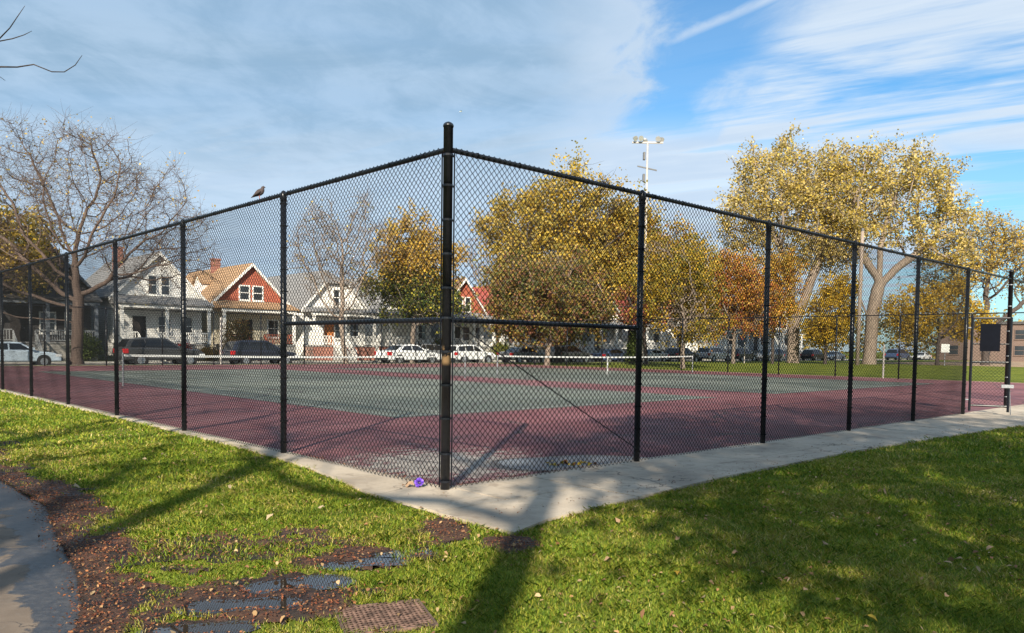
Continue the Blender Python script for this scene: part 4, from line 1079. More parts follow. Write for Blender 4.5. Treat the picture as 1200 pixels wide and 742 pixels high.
        for s in (-1, 1):
            m = MB(); y0, y1 = -pd_ - .08, -pd_ - .08 - .28 * ns
            X = sx + s * .72
            m.add([(X - .04, y0, floor + .86), (X + .04, y0, floor + .86), (X + .04, y1, .95), (X - .04, y1, .95), (X - .04, y0, floor + .76), (X + .04, y0, floor + .76), (X + .04, y1, .85), (X - .04, y1, .85)],
                  [(0, 1, 2, 3), (7, 6, 5, 4), (0, 4, 5, 1), (1, 5, 6, 2), (2, 6, 7, 3), (3, 7, 4, 0)])
            for i in range(9):
                t = i / 8; y = y0 + (y1 - y0) * t; zz = floor + (0 - floor) * t
                m.box(X - .03, X + .03, y - .03, y + .03, max(zz, 0), zz + .80 + .06 * t)
            m.build('stair_rail', rail_mat, root)
        dd = MB().box(dx - .52, dx + .52, -.07, -.01, floor + .02, floor + 2.25).build('door', door, root)
        MB().box(dx + .36, dx + .42, -.11, -.075, floor + 1.0, floor + 1.12).build('handle', 'galvanised', dd)
        for x in (hw * .12, hw * .62):
            if abs(x - dx) > .9: window(root, x, floor + .75, .95, 1.5, -.04)
        if front_wall: MB().box(-hw + .03, hw - .03, -.032, -.008, floor, beam + .1).build('front_panel', front_wall, root)
    else:
        for x in (-hw * .5, hw * .45): window(root, x, 1.7, 1.0, 1.5, -.04)
        dd = MB().box(-.5, .5, -.07, -.01, .3, 2.5).build('door', door, root); MB().box(.34, .40, -.11, -.075, 1.2, 1.32).build('handle', 'galvanised', dd)
    return root
HV = 63.0
house(1.6, HV, 7.2, 13, 6.2, 9.8, 'dark_siding', 'dark_shingle', 'dark sided house half hidden behind the golden tree', porch_roof='dark_shingle', trim='dark_siding', rail_mat='grey_siding', win_gable=0)
house(10.2, HV, 7.0, 14, 5.7, 9.6, 'dark_siding', 'dark_shingle', 'dark house with pale porch columns behind the big bare tree', porch_roof='dark_shingle', dormer=1, trim='slate_siding', rail_mat='grey_siding', win_gable=0)
house(19.0, HV, 7.3, 14, 5.45, 9.05, 'white_siding', 'grey_shingle', 'white house with steep plain gable and railed porch behind the dark sport utility vehicle', gable='white_siding', chimney=-1.0, door_x=-1.6, porch_roof='grey_shingle', winw=.62)
house(27.2, HV, 6.9, 14, 5.4, 8.75, 'cream_siding', 'orange_shingle', 'cream cottage with red shingled gable and orange roof', gable='red_siding', dormer=-1, chimney=-.2, door_x=-.4, porch_roof='orange_shingle', front_wall='cream_siding', pcols=2, winw=.85, winh=1.2, rail_mat='red_siding')
house(36.0, HV, 7.0, 14, 5.2, 8.9, 'white_siding', 'grey_shingle', 'white cottage with clipped gable and orange door', gable='white_siding', clip=.36, door='orange_door', door_x=-.7, base='red_brick', win_gable=1, winw=.6)
house(44.6, HV, 6.8, 14, 5.3, 9.0, 'white_siding', 'grey_shingle', 'white house with pointed gable behind the bare twin stemmed tree', gable='white_siding', door_x=1.2, base='red_brick', win_gable=1)
house(52.6, HV, 6.2, 14, 5.4, 9.15, 'grey_siding', 'brown_shingle', 'narrow house with orange red gable and white trim', gable='red_siding', front_wall='white_siding', door_x=-1.0, win_gable=2, winw=.7)
pal = [('white_siding', 'red_roof', None, 'white house with dark red roof and low porch behind the mottled tree'), ('white_siding', 'grey_shingle', 'white_siding', 'white grey roofed house behind the tallest yellow tree'),
       ('grey_siding', 'brown_shingle', 'white_siding', 'grey house with white gable behind the cone shaped evergreen'), ('white_siding', 'red_roof', 'red_siding', 'white house with red gable behind the rounded golden tree'),
       ('white_siding', 'grey_shingle', 'white_siding', 'white house behind the orange and red tree'), ('white_siding', 'brown_shingle', None, 'white brown roofed house seen past the leaning trunk'),
       ('grey_siding', 'dark_shingle', 'white_siding', 'grey dark roofed house seen beside the utility pole'), ('white_siding', 'red_roof', None, 'white red roofed house seen past the straight thick trunk')]
for i, (wl_, rf_, gb_, lab) in enumerate(pal):
    house(61.2 + 8.9 * i + (i > 4) * 4, HV + (i % 3) * .5, 7.0, 13, 5.3, 9.0 + (i % 2) * .4, wl_, rf_, lab, gable=gb_, door_x=(-1.4, 1.3)[i % 2], win_gable=1 + i % 2)
# brick house at the end of the park
bb = empty('brick_building', (93, 150, 0), math.radians(-34)); tag(bb, 'low brick building beyond the park behind the open gate', 'building')
MB().box(-11, 11, 0, 12, 0, 7.0).build('wall', 'tan_brick', bb); MB().box(-11.4, 11.4, -.4, 12.4, 7.0, 7.5).build('roof', 'dark_shingle', bb)
for i in range(4):
    for z in (1.2, 4.2): window(bb, -8.2 + i * 5.4, z, 1.5, 1.7, -.05, frame='tan_brick')

# shrubs in the front gardens
def shrub(name, label, loc, rx, rz, palette, seed, size=.14, n=900, cone=False):
    rng = np.random.RandomState(seed); root = empty(name, (loc[0], loc[1], 0)); tag(root, label, 'shrub', None)
    d = rng.normal(0, 1, (n, 3)); d /= np.linalg.norm(d, axis=1)[:, None]; rad = rng.uniform(.45, 1.0, n)[:, None]
    lump = 1 + .22 * np.sin(d[:, :1] * 5 + seed) * np.cos(d[:, 1:2] * 4)
    c = d * rad * lump * np.array([rx, rx, rz]); c[:, 2] += rz * .95
    if cone: c[:, :2] *= np.clip(1.15 - c[:, 2:3] / (2 * rz), .05, 1)
    c[:, 2] = np.maximum(c[:, 2], .05)
    V, F, C = leaves(c, rng, 4, .12, size, palette); link('foliage', np_mesh('foliage', V, F, 'foliage', C), root)
    MB().tube([(0, 0, -.1), (0, 0, rz * .8)], [.06, .03], 6).build('stem', 'bark_dark', root)
BR = [((0.16, 0.11, 0.04), 2), ((0.22, 0.15, 0.05), 2), ((0.08, 0.08, 0.03), 2), ((0.20, 0.09, 0.04), 1)]
shrub('juniper_shrub', 'tall brownish evergreen shrub against the cream cottage porch', W(24.6, HV - 3.0), 1.45, 2.0, BR, 31)
shrub('red_shrub', 'low red leaved shrub below the white porch', W(19.9, HV - 2.8), 1.0, .75, [((0.30, 0.02, 0.02), 2), ((0.18, 0.02, 0.02), 1)], 32, .10)
shrub('brown_shrub', 'low brown hedge shrub beside the white porch corner', W(22.0, HV - 2.8), .9, .6, BR, 33, .10)
shrub('dark_shrub', 'dark clipped shrub in front of the dark house', W(12.6, HV - 2.7), 1.1, 1.1, GREEN[:2], 34, .12)
shrub('dark_shrub', 'dark bush in the shade behind the white saloon', W(47.2, HV - 2.9), 1.2, 1.2, GREEN[:2] + BR[:1], 35, .14)
shrub('green_shrub', 'yellow green bush behind the white crossover', W(56.0, HV - 2.6), 1.2, 1.1, [((0.22, 0.20, 0.04), 2), ((0.12, 0.15, 0.03), 2)], 36, .14)
shrub('cone_evergreen', 'small dark green cone shaped evergreen beside the maroon tree', (12.4, 79.5), .0 + 1.25, 1.9, GREEN[:2], 37, .16, 1400, True)
shrub('brown_shrub', 'rusty bush between the mottled tree trunk and the dark vehicle', (5.2, 86), 1.3, 1.3, RED[2:3] + BR, 38, .16)

# the far side of the park: a wood that reads as one mass
rw = np.random.RandomState(77); nc = 900; wx = rw.uniform(40, 190, nc); wy = 205 + (wx - 60) * -.35 + rw.normal(0, 5, nc)
wz = rw.uniform(0, 1, nc) ** .8 * (7 + 4 * vnoise(wx, wx * 0, .11, 3) + 3 * vnoise(wx, wx * 0, .5, 4))
V, F, C = leaves(np.stack([wx, wy, wz], 1), rw, 16, .9, .75, [((0.30, 0.22, 0.06), 2), ((0.16, 0.12, 0.06), 3), ((0.40, 0.28, 0.06), 2), ((0.08, 0.08, 0.035), 2)])
tag(link('far_wood', np_mesh('far_wood', V, F, 'foliage', C)), 'far off belt of autumn trees along the end of the park', 'wood', kind='stuff')

# ================================================================== CARS
def bev(o, w, seg=2):
    m = o.modifiers.new('bevel', 'BEVEL'); m.width = w; m.segments = seg; m.limit_method = 'ANGLE'; m.angle_limit = math.radians(28)
    return o
SH = {
 'sedan': dict(L=4.9, low=[(-2.42, .30), (-2.46, .62), (-2.38, .98), (-1.55, 1.05), (.95, .98), (2.05, .84), (2.40, .66), (2.44, .32)],
               top=[(-1.72, 1.0), (-.98, 1.42), (-.2, 1.48), (.35, 1.44), (1.15, .95)], wins=[[(-1.30, 1.03), (-.90, 1.34), (-.32, 1.38), (-.32, 1.02)], [(-.24, 1.02), (-.24, 1.38), (.30, 1.36), (.85, 1.0)]], ax=(-1.46, 1.48), wr=.33, hw=.92),
 'suv': dict(L=4.8, low=[(-2.32, .36), (-2.38, .72), (-2.32, 1.10), (1.0, 1.10), (2.05, 1.00), (2.36, .78), (2.40, .38)],
             top=[(-2.30, 1.08), (-1.98, 1.62), (-1.0, 1.72), (.1, 1.70), (1.12, 1.06)], wins=[[(-2.02, 1.14), (-1.78, 1.55), (-1.18, 1.60), (-1.18, 1.14)], [(-1.10, 1.14), (-1.10, 1.61), (-.22, 1.62), (-.22, 1.13)], [(-.14, 1.13), (-.14, 1.61), (.08, 1.60), (.82, 1.10)]], ax=(-1.42, 1.45), wr=.37, hw=.95),
 'van': dict(L=5.1, low=[(-2.48, .34), (-2.54, .70), (-2.46, 1.08), (1.1, 1.06), (2.2, .92), (2.50, .70), (2.54, .36)],
             top=[(-2.44, 1.05), (-2.12, 1.66), (-1.2, 1.78), (.2, 1.76), (1.55, 1.0)], wins=[[(-2.12, 1.12), (-1.92, 1.58), (-1.2, 1.64), (-1.2, 1.12)], [(-1.12, 1.12), (-1.12, 1.65), (-.12, 1.67), (-.12, 1.11)], [(-.04, 1.11), (-.04, 1.67), (.22, 1.65), (1.10, 1.06)]], ax=(-1.5, 1.55), wr=.35, hw=.97),
}
def car(kind, paint, u, v, face, label, scale=1.08):
    S = SH[kind]; root = empty('parked_car', W(u, v, -0.12), TH if face > 0 else TH + math.pi); root.scale = (scale,) * 3
    tag(root, label, 'car', 'cars parked along the street'); hw = S['hw']
    bev(MB().prism(S['low'], 'y', -hw, hw).build('body', paint, root), .09, 3)
    t = S['top']; n = len(t); vs = []; zmin = min(p[1] for p in t); zmax = max(p[1] for p in t)
    def yw(z): return hw - .05 - .26 * (z - zmin) / (zmax - zmin)
    for s in (-1, 1): vs += [(x, s * yw(z), z) for x, z in t]
    fs = [tuple(range(n)), tuple(range(2 * n - 1, n - 1, -1))] + [(i, i + n, (i + 1) % n + n, (i + 1) % n) for i in range(n)]
    cab = bev(MB().add(vs, fs).build('cabin', paint, root), .05, 2)
    for s in (-1, 1):
        for wpoly in S['wins']:
            pv = [(x, s * (yw(z) + .014), z) for x, z in wpoly] + [(x, s * (yw(z) - .02), z) for x, z in wpoly]; k = len(wpoly)
            MB().add(pv, [tuple(range(k)), tuple(range(2 * k - 1, k - 1, -1))] + [(i, i + k, (i + 1) % k + k, (i + 1) % k) for i in range(k)]).build('side_window', 'car_glass', cab)
    # windscreen and rear window
    for (a, b), nm in (((t[-1], t[-2]), 'windscreen'), ((t[0], t[1]), 'rear_window')):
        d = Vector((b[0] - a[0], 0, b[1] - a[1])); L = d.length; d.normalize(); nn = Vector((-d.z, 0, d.x))
        if nm == 'windscreen': nn = -nn
        if nn.z < 0: nn = -nn
        q = []
        for f, off in ((.10, .012), (.90, .012), (.90, -.01), (.10, -.01)):
            p = Vector((a[0], 0, a[1])) + d * (L * f) + nn * off; q.append((p, yw(a[1] + (b[1] - a[1]) * f) - .08))
        vs = [(p.x, y, p.z) for p, y in q] + [(p.x, -y, p.z) for p, y in q]
        MB().add(vs, [(0, 1, 2, 3), (7, 6, 5, 4), (0, 4, 5, 1), (1, 5, 6, 2), (2, 6, 7, 3), (3, 7, 4, 0)]).build(nm, 'car_glass', cab)
    zc = S['low'][2][1]
    for s in (-1, 1):
        bev(MB().box(-S['L'] / 2 - .02, -S['L'] / 2 + .28, s * hw - .20 * (s > 0) - .02 * (s < 0), s * hw + .02 * (s > 0) + .20 * (s < 0), zc - .34, zc - .06).build('tail_light', 'tail_red', root), .03)
        bev(MB().box(S['L'] / 2 - .38, S['L'] / 2 - .03, s * hw - .30 * (s > 0) - .008 * (s < 0), s * hw + .008 * (s > 0) + .30 * (s < 0), .60, .76).build('head_light', 'head_clear', root), .03)
        MB().box(.78, .98, min(s * (hw + .02), s * (hw + .2)), max(s * (hw + .02), s * (hw + .2)), 1.0, 1.14).build('wing_mirror', paint, root)
        for i in range(2):
            hx = S['wins'][-1 - i][0][0] - .14 + (.16 if i == 0 else .0)
            MB().box(hx, hx + .2, min(s * (hw + .002), s * (hw + .03)), max(s * (hw + .002), s * (hw + .03)), .90, .94).build('door_handle', paint, root)
        for ax in S['ax']:
            wr = S['wr']
            MB().tube([(ax, s * (hw - .10), wr + .02), (ax, s * (hw + .004), wr + .02)], wr * 1.17, 20).build('wheel_arch', 'black_plastic', root)
            wheel = empty('wheel', (ax, s * (hw - .09), wr)); wheel.parent = root
            MB().tube([(0, -.11, 0), (0, -.09, 0), (0, .09, 0), (0, .11, 0)], [wr * .92, wr, wr, wr * .92], 20).build('tyre', 'tyre', wheel)
            m = MB(); m.tube([(0, -.118, 0), (0, .118, 0)], wr * .62, 18); m.build('rim', 'rim', wheel)
    MB().box(-S['L'] / 2 - .03, -S['L'] / 2 + .2, -hw + .1, hw - .1, .38, .52).build('bumper', 'black_plastic', root)
    MB().box(S['L'] / 2 - .2, S['L'] / 2 + .02, -hw + .12, hw - .12, .36, .56).build('grille', 'black_plastic', root)
    return root
NV, FV = 51.3, 57.3
car('sedan', 'paint_skyblue', 5.9, NV, 1, 'pale silver blue saloon parked beside the big bare tree')
car('suv', 'paint_char', 15.0, NV, 1, 'dark grey sport utility vehicle in front of the white porch', 1.16)
car('van', 'paint_navy', 22.5, NV, 1, 'navy minivan with red tail light in front of the cream cottage')
car('sedan', 'paint_white', 36.6, NV, 1, 'white saloon with dark windows beside the corner post', 1.2)
car('suv', 'paint_grey', 42.2, FV, -1, 'grey sport utility vehicle behind the white saloon')
car('suv', 'paint_white', 43.7, NV, 1, 'white crossover in front of the orange red gable', 1.06)
car('sedan', 'paint_grey', 51.0, NV, 1, 'grey saloon just left of the mottled tree trunk', 1.15)
car('suv', 'paint_char', 57.8, NV, 1, 'dark sport utility vehicle just right of the mottled tree trunk', 1.1)
car('sedan', 'paint_blue', 65.0, NV, 1, 'dark blue saloon beneath the tallest yellow tree')
car('sedan', 'paint_silver', 72.0, NV, -1, 'silver saloon beside the cone shaped evergreen')
car('suv', 'paint_char', 78.8, NV, 1, 'charcoal wagon beside the rounded golden tree')
car('suv', 'paint_white', 86.0, NV, 1, 'white sport utility vehicle right of the rounded golden tree', 1.15)
car('suv', 'paint_black', 93.0, NV, 1, 'black sport utility vehicle in front of the orange and red tree')
car('van', 'paint_grey', 100.5, NV, -1, 'grey van left of the leaning trunk')
car('suv', 'paint_black', 114.0, NV - .3, 1, 'black sport utility vehicle right of the leaning trunk', 1.1)
car('sedan', 'paint_silver', 121.0, NV, -1, 'silver saloon beside the utility pole')
car('van', 'paint_blue', 148.0, NV, 1, 'dark blue van right of the straight thick trunk', 1.25)
car('sedan', 'paint_white', 160.0, NV, -1, 'white saloon far along the street near the square sign')

# ================================================================== POLES, SIGN
fp = empty('floodlight_pole', (12.9, 78, 0)); tag(fp, 'tall pale floodlight pole rising above the yellow trees', 'light pole')
MB().tube([(0, 0, -.5), (0, 0, 21.6)], [.14, .085], 12).build('pole', 'pole_pale', fp, smooth=True)
MB().box(-1.5, 1.5, -.07, .07, 21.5, 21.66).build('cross_arm', 'pole_pale', fp)
ca = MB(); ca.add([(-.95, -.05, 19.25), (.95, -.05, 18.85), (.95, .05, 18.85), (-.95, .05, 19.25), (-.95, -.05, 19.37), (.95, -.05, 18.97), (.95, .05, 18.97), (-.95, .05, 19.37)], [(0, 3, 2, 1), (4, 5, 6, 7), (0, 1, 5, 4), (1, 2, 6, 5), (2, 3, 7, 6), (3, 0, 4, 7)])
ca.build('climbing_bar', 'lamp_dark', fp)
for z in (19.9, 17.8): bev(MB().box(-.42, -.2, -.16, .16, z, z + .75).build('control_box', 'lamp_dark', fp), .03)
for x, y, rz in ((-1.3, -.25, .5), (-.75, -.3, .2), (-.2, .35, 2.8), (1.0, -.2, -.3), (1.45, .1, -.7)):
    lm = MB(); lm.tube([(0, .20, .34), (0, .10, .32), (0, -.16, .20)], [.07, .16, .26], 12); lm.box(-.04, .04, -.04, .04, -.02, .4)
    fo = lm.build('floodlight', 'lamp_metal', fp, (x, y, 21.66), rz)
up = empty('utility_pole', (38.4, 88, 0)); tag(up, 'plain wooden utility pole between the towering cottonwoods', 'pole')
MB().tube([(0, 0, -.5), (.1, 0, 15.0)], [.22, .17], 12).build('pole', 'pole_wood', up, smooth=True)
MB().tube([(.1, 0, 14.8), (.1, 0, 15.12)], [.19, .18], 12).build('cap', 'lamp_dark', up)
sg = empty('sign', (49.2, 90, 0)); tag(sg, 'blank white square sign on a thin post at the far edge of the grass', 'sign')
MB().tube([(0, 0, -.3), (0, 0, 2.0)], .05, 8).build('post', 'galvanised', sg); MB().box(-.48, .48, -.06, -.052, 1.55, 2.5).build('plate', 'sign_white', sg)
# white park bollard posts along the grass beyond the court
for (x, y, h, lab) in ((21.6, 46.0, 2.0, 'slim white post at the court end by the grass'), (27.0, 92, 2.6, 'white round post between the orange trees')):
    b = empty('white_post', (x, y, 0)); tag(b, lab, 'post')
    MB().tube([(0, 0, -.2), (0, 0, h - .05), (0, 0, h)], [.05, .05, .02], 10).build('shaft', 'pole_pale', b)
b = empty('white_post', W(18.2, 48.5)); tag(b, 'tall white post before the cream cottage and navy minivan', 'post')
MB().tube([(0, 0, -.2), (0, 0, 3.35), (0, 0, 3.4)], [.075, .075, .03], 10).build('shaft', 'pole_pale', b)

# ================================================================== TREES BEHIND THE VIEWPOINT (they shade the lawn)
tree('park_tree', 'leafy park tree that shades the right-hand lawn', (2.4, -7.2), [(0, 0, 0), (0, 0, 3.5)],
     [(0.6, 0, 8.4, 4.6, 3.6, 3.0), (4.2, .5, 7.6, 3.4, 3.0, 2.6), (-1.8, 0, 10.2, 2.6, 3, 2.2), (3.0, 0, 11.4, 4.0, 3, 2.6), (7.0, 0, 10.4, 2.6, 2.6, 2.4), (-1.3, -3.4, 8.0, 1.5, 2, 1.7)], 800, .30, 'bark_grey',
     OLIVE, per=17, spread=.46, size=.23, seed=41, kill=.9, step=.6, tip=.02)
tree('bare_tree', 'bare park tree whose trunk shadow falls across the concrete corner', (-1.56, -6.2), [(0, 0, 0), (.0, 0, 4.6), (.02, 0, 7.4)],
     [(-2.6, 0, 9.4, 3.0, 2.4, 2.4), (1.0, 0, 10.6, 2.0, 2.4, 2.2), (-4.6, 0, 8.0, 2.2, 2.2, 2.0)], 46, .17, 'bark_grey', None, seed=42, kill=1.0, step=.6, tip=.03)
tree('park_tree', 'leafy park tree that shades the foot path', (-7.9, -8.6), [(0, 0, 0), (0, 0, 3.0)],
     [(0.2, 0, 7.0, 2.4, 2.6, 2.2), (-2.2, 0, 7.4, 2.4, 2.6, 2.2), (-4.5, 0, 7.0, 2.4, 2.4, 2.2)], 240, .24, 'bark_grey', OLIVE, per=14, spread=.4, size=.17, seed=44, kill=.9, step=.6, tip=.02)
at_ = tree('bare_tree', 'bare tree beside the path whose twigs reach in high over the lawn', (-8.6, 1.6), [(0, 0, 0), (.1, .2, 2.2), (.2, .4, 3.6)],
     [(-.6, 1, 7.0, 3.0, 3.0, 2.6), (-2.2, 0, 6, 2.4, 2.4, 2.4)], 90, .20, 'bark_dark', None, seed=43, kill=.8, step=.5, tip=.016)
def rel(pts, o=(-8.6, 1.6)): return [(x - o[0], y - o[1], z) for x, y, z in pts]
limb = MB()
limb.tube(rel([(-8.45, 1.95, 3.0), (-7.3, 3.2, 3.5), (-6.0, 4.6, 3.75), (-5.0, 5.7, 3.72), (-4.37, 6.2, 3.70), (-4.14, 6.2, 3.82), (-3.98, 6.2, 3.90), (-3.90, 6.2, 3.98), (-3.83, 6.2, 4.08), (-3.78, 6.2, 4.15)]),
          [.075, .055, .036, .018, .009, .0065, .005, .004, .003, .0015], 7)
limb.build('limb', 'bark_dark', at_, smooth=True)
MB().tube(rel([(-4.14, 6.2, 3.82), (-3.98, 6.2, 3.88), (-3.88, 6.2, 3.90), (-3.79, 6.2, 3.93), (-3.73, 6.2, 3.96)]), [.0055, .0045, .004, .003, .0015], 6).build('limb', 'bark_dark', at_, smooth=True)
MB().tube(rel([(-5.0, 5.7, 3.72), (-4.5, 5.75, 3.62), (-4.15, 5.8, 3.60), (-3.91, 5.8, 3.51), (-3.72, 5.8, 3.55), (-3.60, 5.8, 3.55), (-3.48, 5.8, 3.57), (-3.35, 5.8, 3.52), (-3.26, 5.8, 3.52), (-3.18, 5.8, 3.57), (-3.13, 5.8, 3.64)]),
          [.014, .011, .009, .007, .006, .005, .0045, .004, .0035, .003, .0015], 6).build('limb', 'bark_dark', at_, smooth=True)
MB().tube(rel([(-3.91, 5.8, 3.51), (-3.80, 5.8, 3.53), (-3.70, 5.82, 3.46)]), [.005, .0035, .0015], 5).build('limb', 'bark_dark', at_, smooth=True)

te = tree('bare_tree', 'bare leaning tree whose limbs cast long streaks over the sunlit lawn', (-3.3, -5.75), [(0, 0, 0), (-.2567 * 4.5, 0, 4.5), (-.2567 * 8.4, 0, 8.4)],
     [(-3.4, 0, 10.4, 1.8, 1.6, 1.4)], 24, .15, 'bark_grey', None, seed=45, kill=.9, step=.6, tip=.03, expo=1.6)
MB().tube([(-1.13, 0, 4.4), (-1.13 - .67 * 1.2, 0, 5.6), (-1.13 - .67 * 2.6, .1, 7.0), (-1.13 - .67 * 4.2, .1, 8.6), (-1.13 - .67 * 5.6, .2, 10.0)], [.12, .11, .10, .07, .03], 8).build('limb', 'bark_grey', te, smooth=True)
MB().tube([(-1.55, 0, 6.0), (-1.9, -.2, 7.2), (-1.8, -.3, 9.0), (-2.0, -.3, 10.6)], [.08, .07, .05, .02], 8).build('limb', 'bark_grey', te, smooth=True)
MB().tube([(-2.6, .1, 6.6), (-3.2, .2, 7.2), (-4.2, .2, 7.6), (-5.4, .2, 8.4)], [.08, .07, .05, .02], 8).build('limb', 'bark_grey', te, smooth=True)

# ================================================================== GRASS
APX = [tuple(W(u, v)[:2]) for u, v in APRON_UV] 
def grass(bands, seed, az=(-44, 50)):
    rng = np.random.RandomState(seed); Vs = []; Cs = []
    for (r0, r1, dens, hgt, wid) in bands:
        area = math.radians(az[1] - az[0]) / 2 * (r1 * r1 - r0 * r0); n = int(area * dens)
        r = np.sqrt(rng.uniform(r0 * r0, r1 * r1, n)); a = np.radians(rng.uniform(az[0], az[1], n)); x = r * np.sin(a); y = r * np.cos(a)
        # clump the blades
        x += rng.normal(0, .012, n); y += rng.normal(0, .012, n)
        u, v = to_uv(x, y)
        ragged = (vnoise(x, y, 9, 3) - .5) * .22 + (vnoise(x, y, 2.3, 13) - .4) * .16 + rng.normal(0, .03, n)
        u = np.where((v > 1.2) & (u < .05), u - .10 * vnoise(x, y, 3.1, 27), u)
        ok = ~in_poly(u - np.abs(ragged) * .4 + .02, v - np.abs(ragged) * .6 + .02, APRON_UV) & ~((u > 0.05) & (v > 0.05))
        pd_ = seg_dist(x, y, PATH_E); ok &= ~(in_poly(x, y, PATH_POLY) & (pd_ > 0.02))
        ok &= rng.uniform(0, 1, n) < (.35 + 1.5 * vnoise(x, y, 6.5, 18)); sm = soil_mask(x, y); ok &= rng.uniform(0, 1, n) > np.clip((sm - .10) * 1.75, 0, .995)
        for (px_, py_, a_, b_) in PUDS[:4]: ok &= ~(((x - px_) / (a_ * 1.05)) ** 2 + ((y - py_ - .06 * np.sin((x - px_) * 7)) / (b_ * 1.25)) ** 2 < rng.uniform(.75, 1.15, n))
        gx, gy = (x + .72) * math.cos(.35) + (y - 4.5) * math.sin(.35), -(x + .72) * math.sin(.35) + (y - 4.5) * math.cos(.35)
        ok &= ~((np.abs(gx) < .215) & (np.abs(gy) < .19))
        x, y, sm = x[ok], y[ok], sm[ok]; n = len(x)
        h = hgt * rng.uniform(.45, 1.25, n) * (0.45 + .7 * vnoise(x, y, 2.2, 7) + .5 * vnoise(x, y, 7, 17) ** 2) * (1 - .35 * sm)
        ang = rng.uniform(0, 2 * np.pi, n); lean = rng.uniform(.25, 1.5, n) * h
        lx, ly = np.cos(ang) * lean, np.sin(ang) * lean; w = wid * rng.uniform(.7, 1.3, n)
        fa = ang + np.pi / 2 + rng.normal(0, .5, n); wx, wy = np.cos(fa) * w, np.sin(fa) * w
        z0 = np.where(sm > .28, .012, -.002)
        b1 = np.stack([x - wx, y - wy, z0], 1); b2 = np.stack([x + wx, y + wy, z0], 1)
        m1 = np.stack([x - wx * .8 + lx * .35, y - wy * .8 + ly * .35, z0 + h * .6], 1); m2 = np.stack([x + wx * .8 + lx * .35, y + wy * .8 + ly * .35, z0 + h * .6], 1)
        tp = np.stack([x + lx, y + ly, z0 + h * .95], 1)
        Vs.append(np.stack([b1, b2, m2, tp, m1], 1).reshape(-1, 3))
        dry = np.clip((vnoise(x, y, .9, 8) - .34) * 1.5 + (vnoise(x, y, 3.5, 9) - .5) * .9 + sm * .8, 0, 1) * .75
        dry = np.clip(dry + (vnoise(x, y, 11, 21) - .5) * .5 + (vnoise(x, y, 4.2, 22) - .55) * .5, 0, .95); q = rng.uniform(0, 1, n); g = np.array([[.13, .20, .016], [.17, .25, .022], [.23, .27, .03], [.085, .15, .015]])[rng.randint(0, 4, n)]
        straw = np.array([[.46, .36, .11], [.36, .28, .075], [.52, .42, .17]])[rng.randint(0, 3, n)]
        mid = np.array([.32, .31, .04])
        c = 1.22 * np.where((q < dry * .45)[:, None], straw, np.where((q < dry * .45 + .22 + dry * .25)[:, None], mid, g)) * rng.uniform(.75, 1.25, n)[:, None]
        Cs.append(np.repeat(c, 5, 0))
    V = np.concatenate(Vs); C = np.concatenate(Cs); F = np.arange(len(V)).reshape(-1, 5)
    return V, F, C
V, F, C = grass([(2.6, 6.0, 8600, .038, .0016), (6.0, 9.0, 4700, .042, .0025), (9.0, 13.0, 2000, .047, .0039), (13.0, 20.0, 640, .056, .0070), (20, 30, 220, .060, .012)], 51)
print('GRASS', len(F))
tag(link('lawn_grass', np_mesh('lawn_grass', V, F, 'grass_blade', C)), 'short autumn lawn grass growing around the court and path', 'grass', kind='stuff')

# ================================================================== LEAF LITTER
def leaf_np(x, y, z, size, rng, curl=.35):
    n = len(x); a = rng.uniform(0, 2 * np.pi, n); tilt = rng.normal(0, .32, (n, 2)); s = size
    # 6-point leaf, creased along the rib
    prof = np.array([(-.5, 0, 0), (-.18, .30, 1), (.22, .26, 1), (.55, 0, .3), (.22, -.26, 1), (-.18, -.30, 1)])
    V = np.zeros((n, 6, 3)); ca, sa_ = np.cos(a), np.sin(a)
    for k, (px_, py_, cz) in enumerate(prof):
        lx = px_ * s; ly = py_ * s * rng.uniform(.8, 1.1, n); lz = cz * s * curl * rng.uniform(.1, 1, n)
        V[:, k, 0] = x + lx * ca - ly * sa_; V[:, k, 1] = y + lx * sa_ + ly * ca; V[:, k, 2] = z + lz + lx * tilt[:, 0] + ly * tilt[:, 1]
    V[:, :, 2] = np.maximum(V[:, :, 2], .004)
    return V.reshape(-1, 3), np.arange(n * 6).reshape(n, 6)
rng = np.random.RandomState(61)
LC = np.array([[.25, .085, .038], [.20, .060, .030], [.31, .125, .05], [.13, .048, .026], [.36, .19, .085], [.08, .04, .026]])
X = []; Y = []; 
n = 340000; x = rng.uniform(-9.5, 1.2, n); y = rng.uniform(2.5, 14.5, n); sm = soil_mask(x, y)
u, v = to_uv(x, y); ok = rng.uniform(0, 1, n) < np.clip(sm - .12, 0, 1) * .95 * np.where(y > 8, .6, 1)
pdn = seg_dist(x, y, PATH_E); ip = in_poly(x, y, PATH_POLY); ok &= ~(ip & (rng.uniform(0, 1, n) > np.exp(-(pdn / .10) ** 2)))
ok &= ~in_poly(u, v, APRON_UV) & ~((u > 0) & (v > 0)) & (soil_height(x, y) > .004)
x, y = x[ok], y[ok]; z = soil_height(x, y) + .012
# a thin drift along the foot of the fence by the corner
m = 900; du = np.concatenate([rng.uniform(.05, 2.6, m // 2), rng.normal(.10, .05, m // 2)]); dv = np.concatenate([rng.normal(.10, .05, m // 2), rng.uniform(.05, 3.5, m // 2)])
fx = P0.x + dR.x * du + dL.x * dv; fy = P0.y + dR.y * du + dL.y * dv
x = np.concatenate([x, fx]); y = np.concatenate([y, fy]); z = np.concatenate([z, np.full(m, .045)])
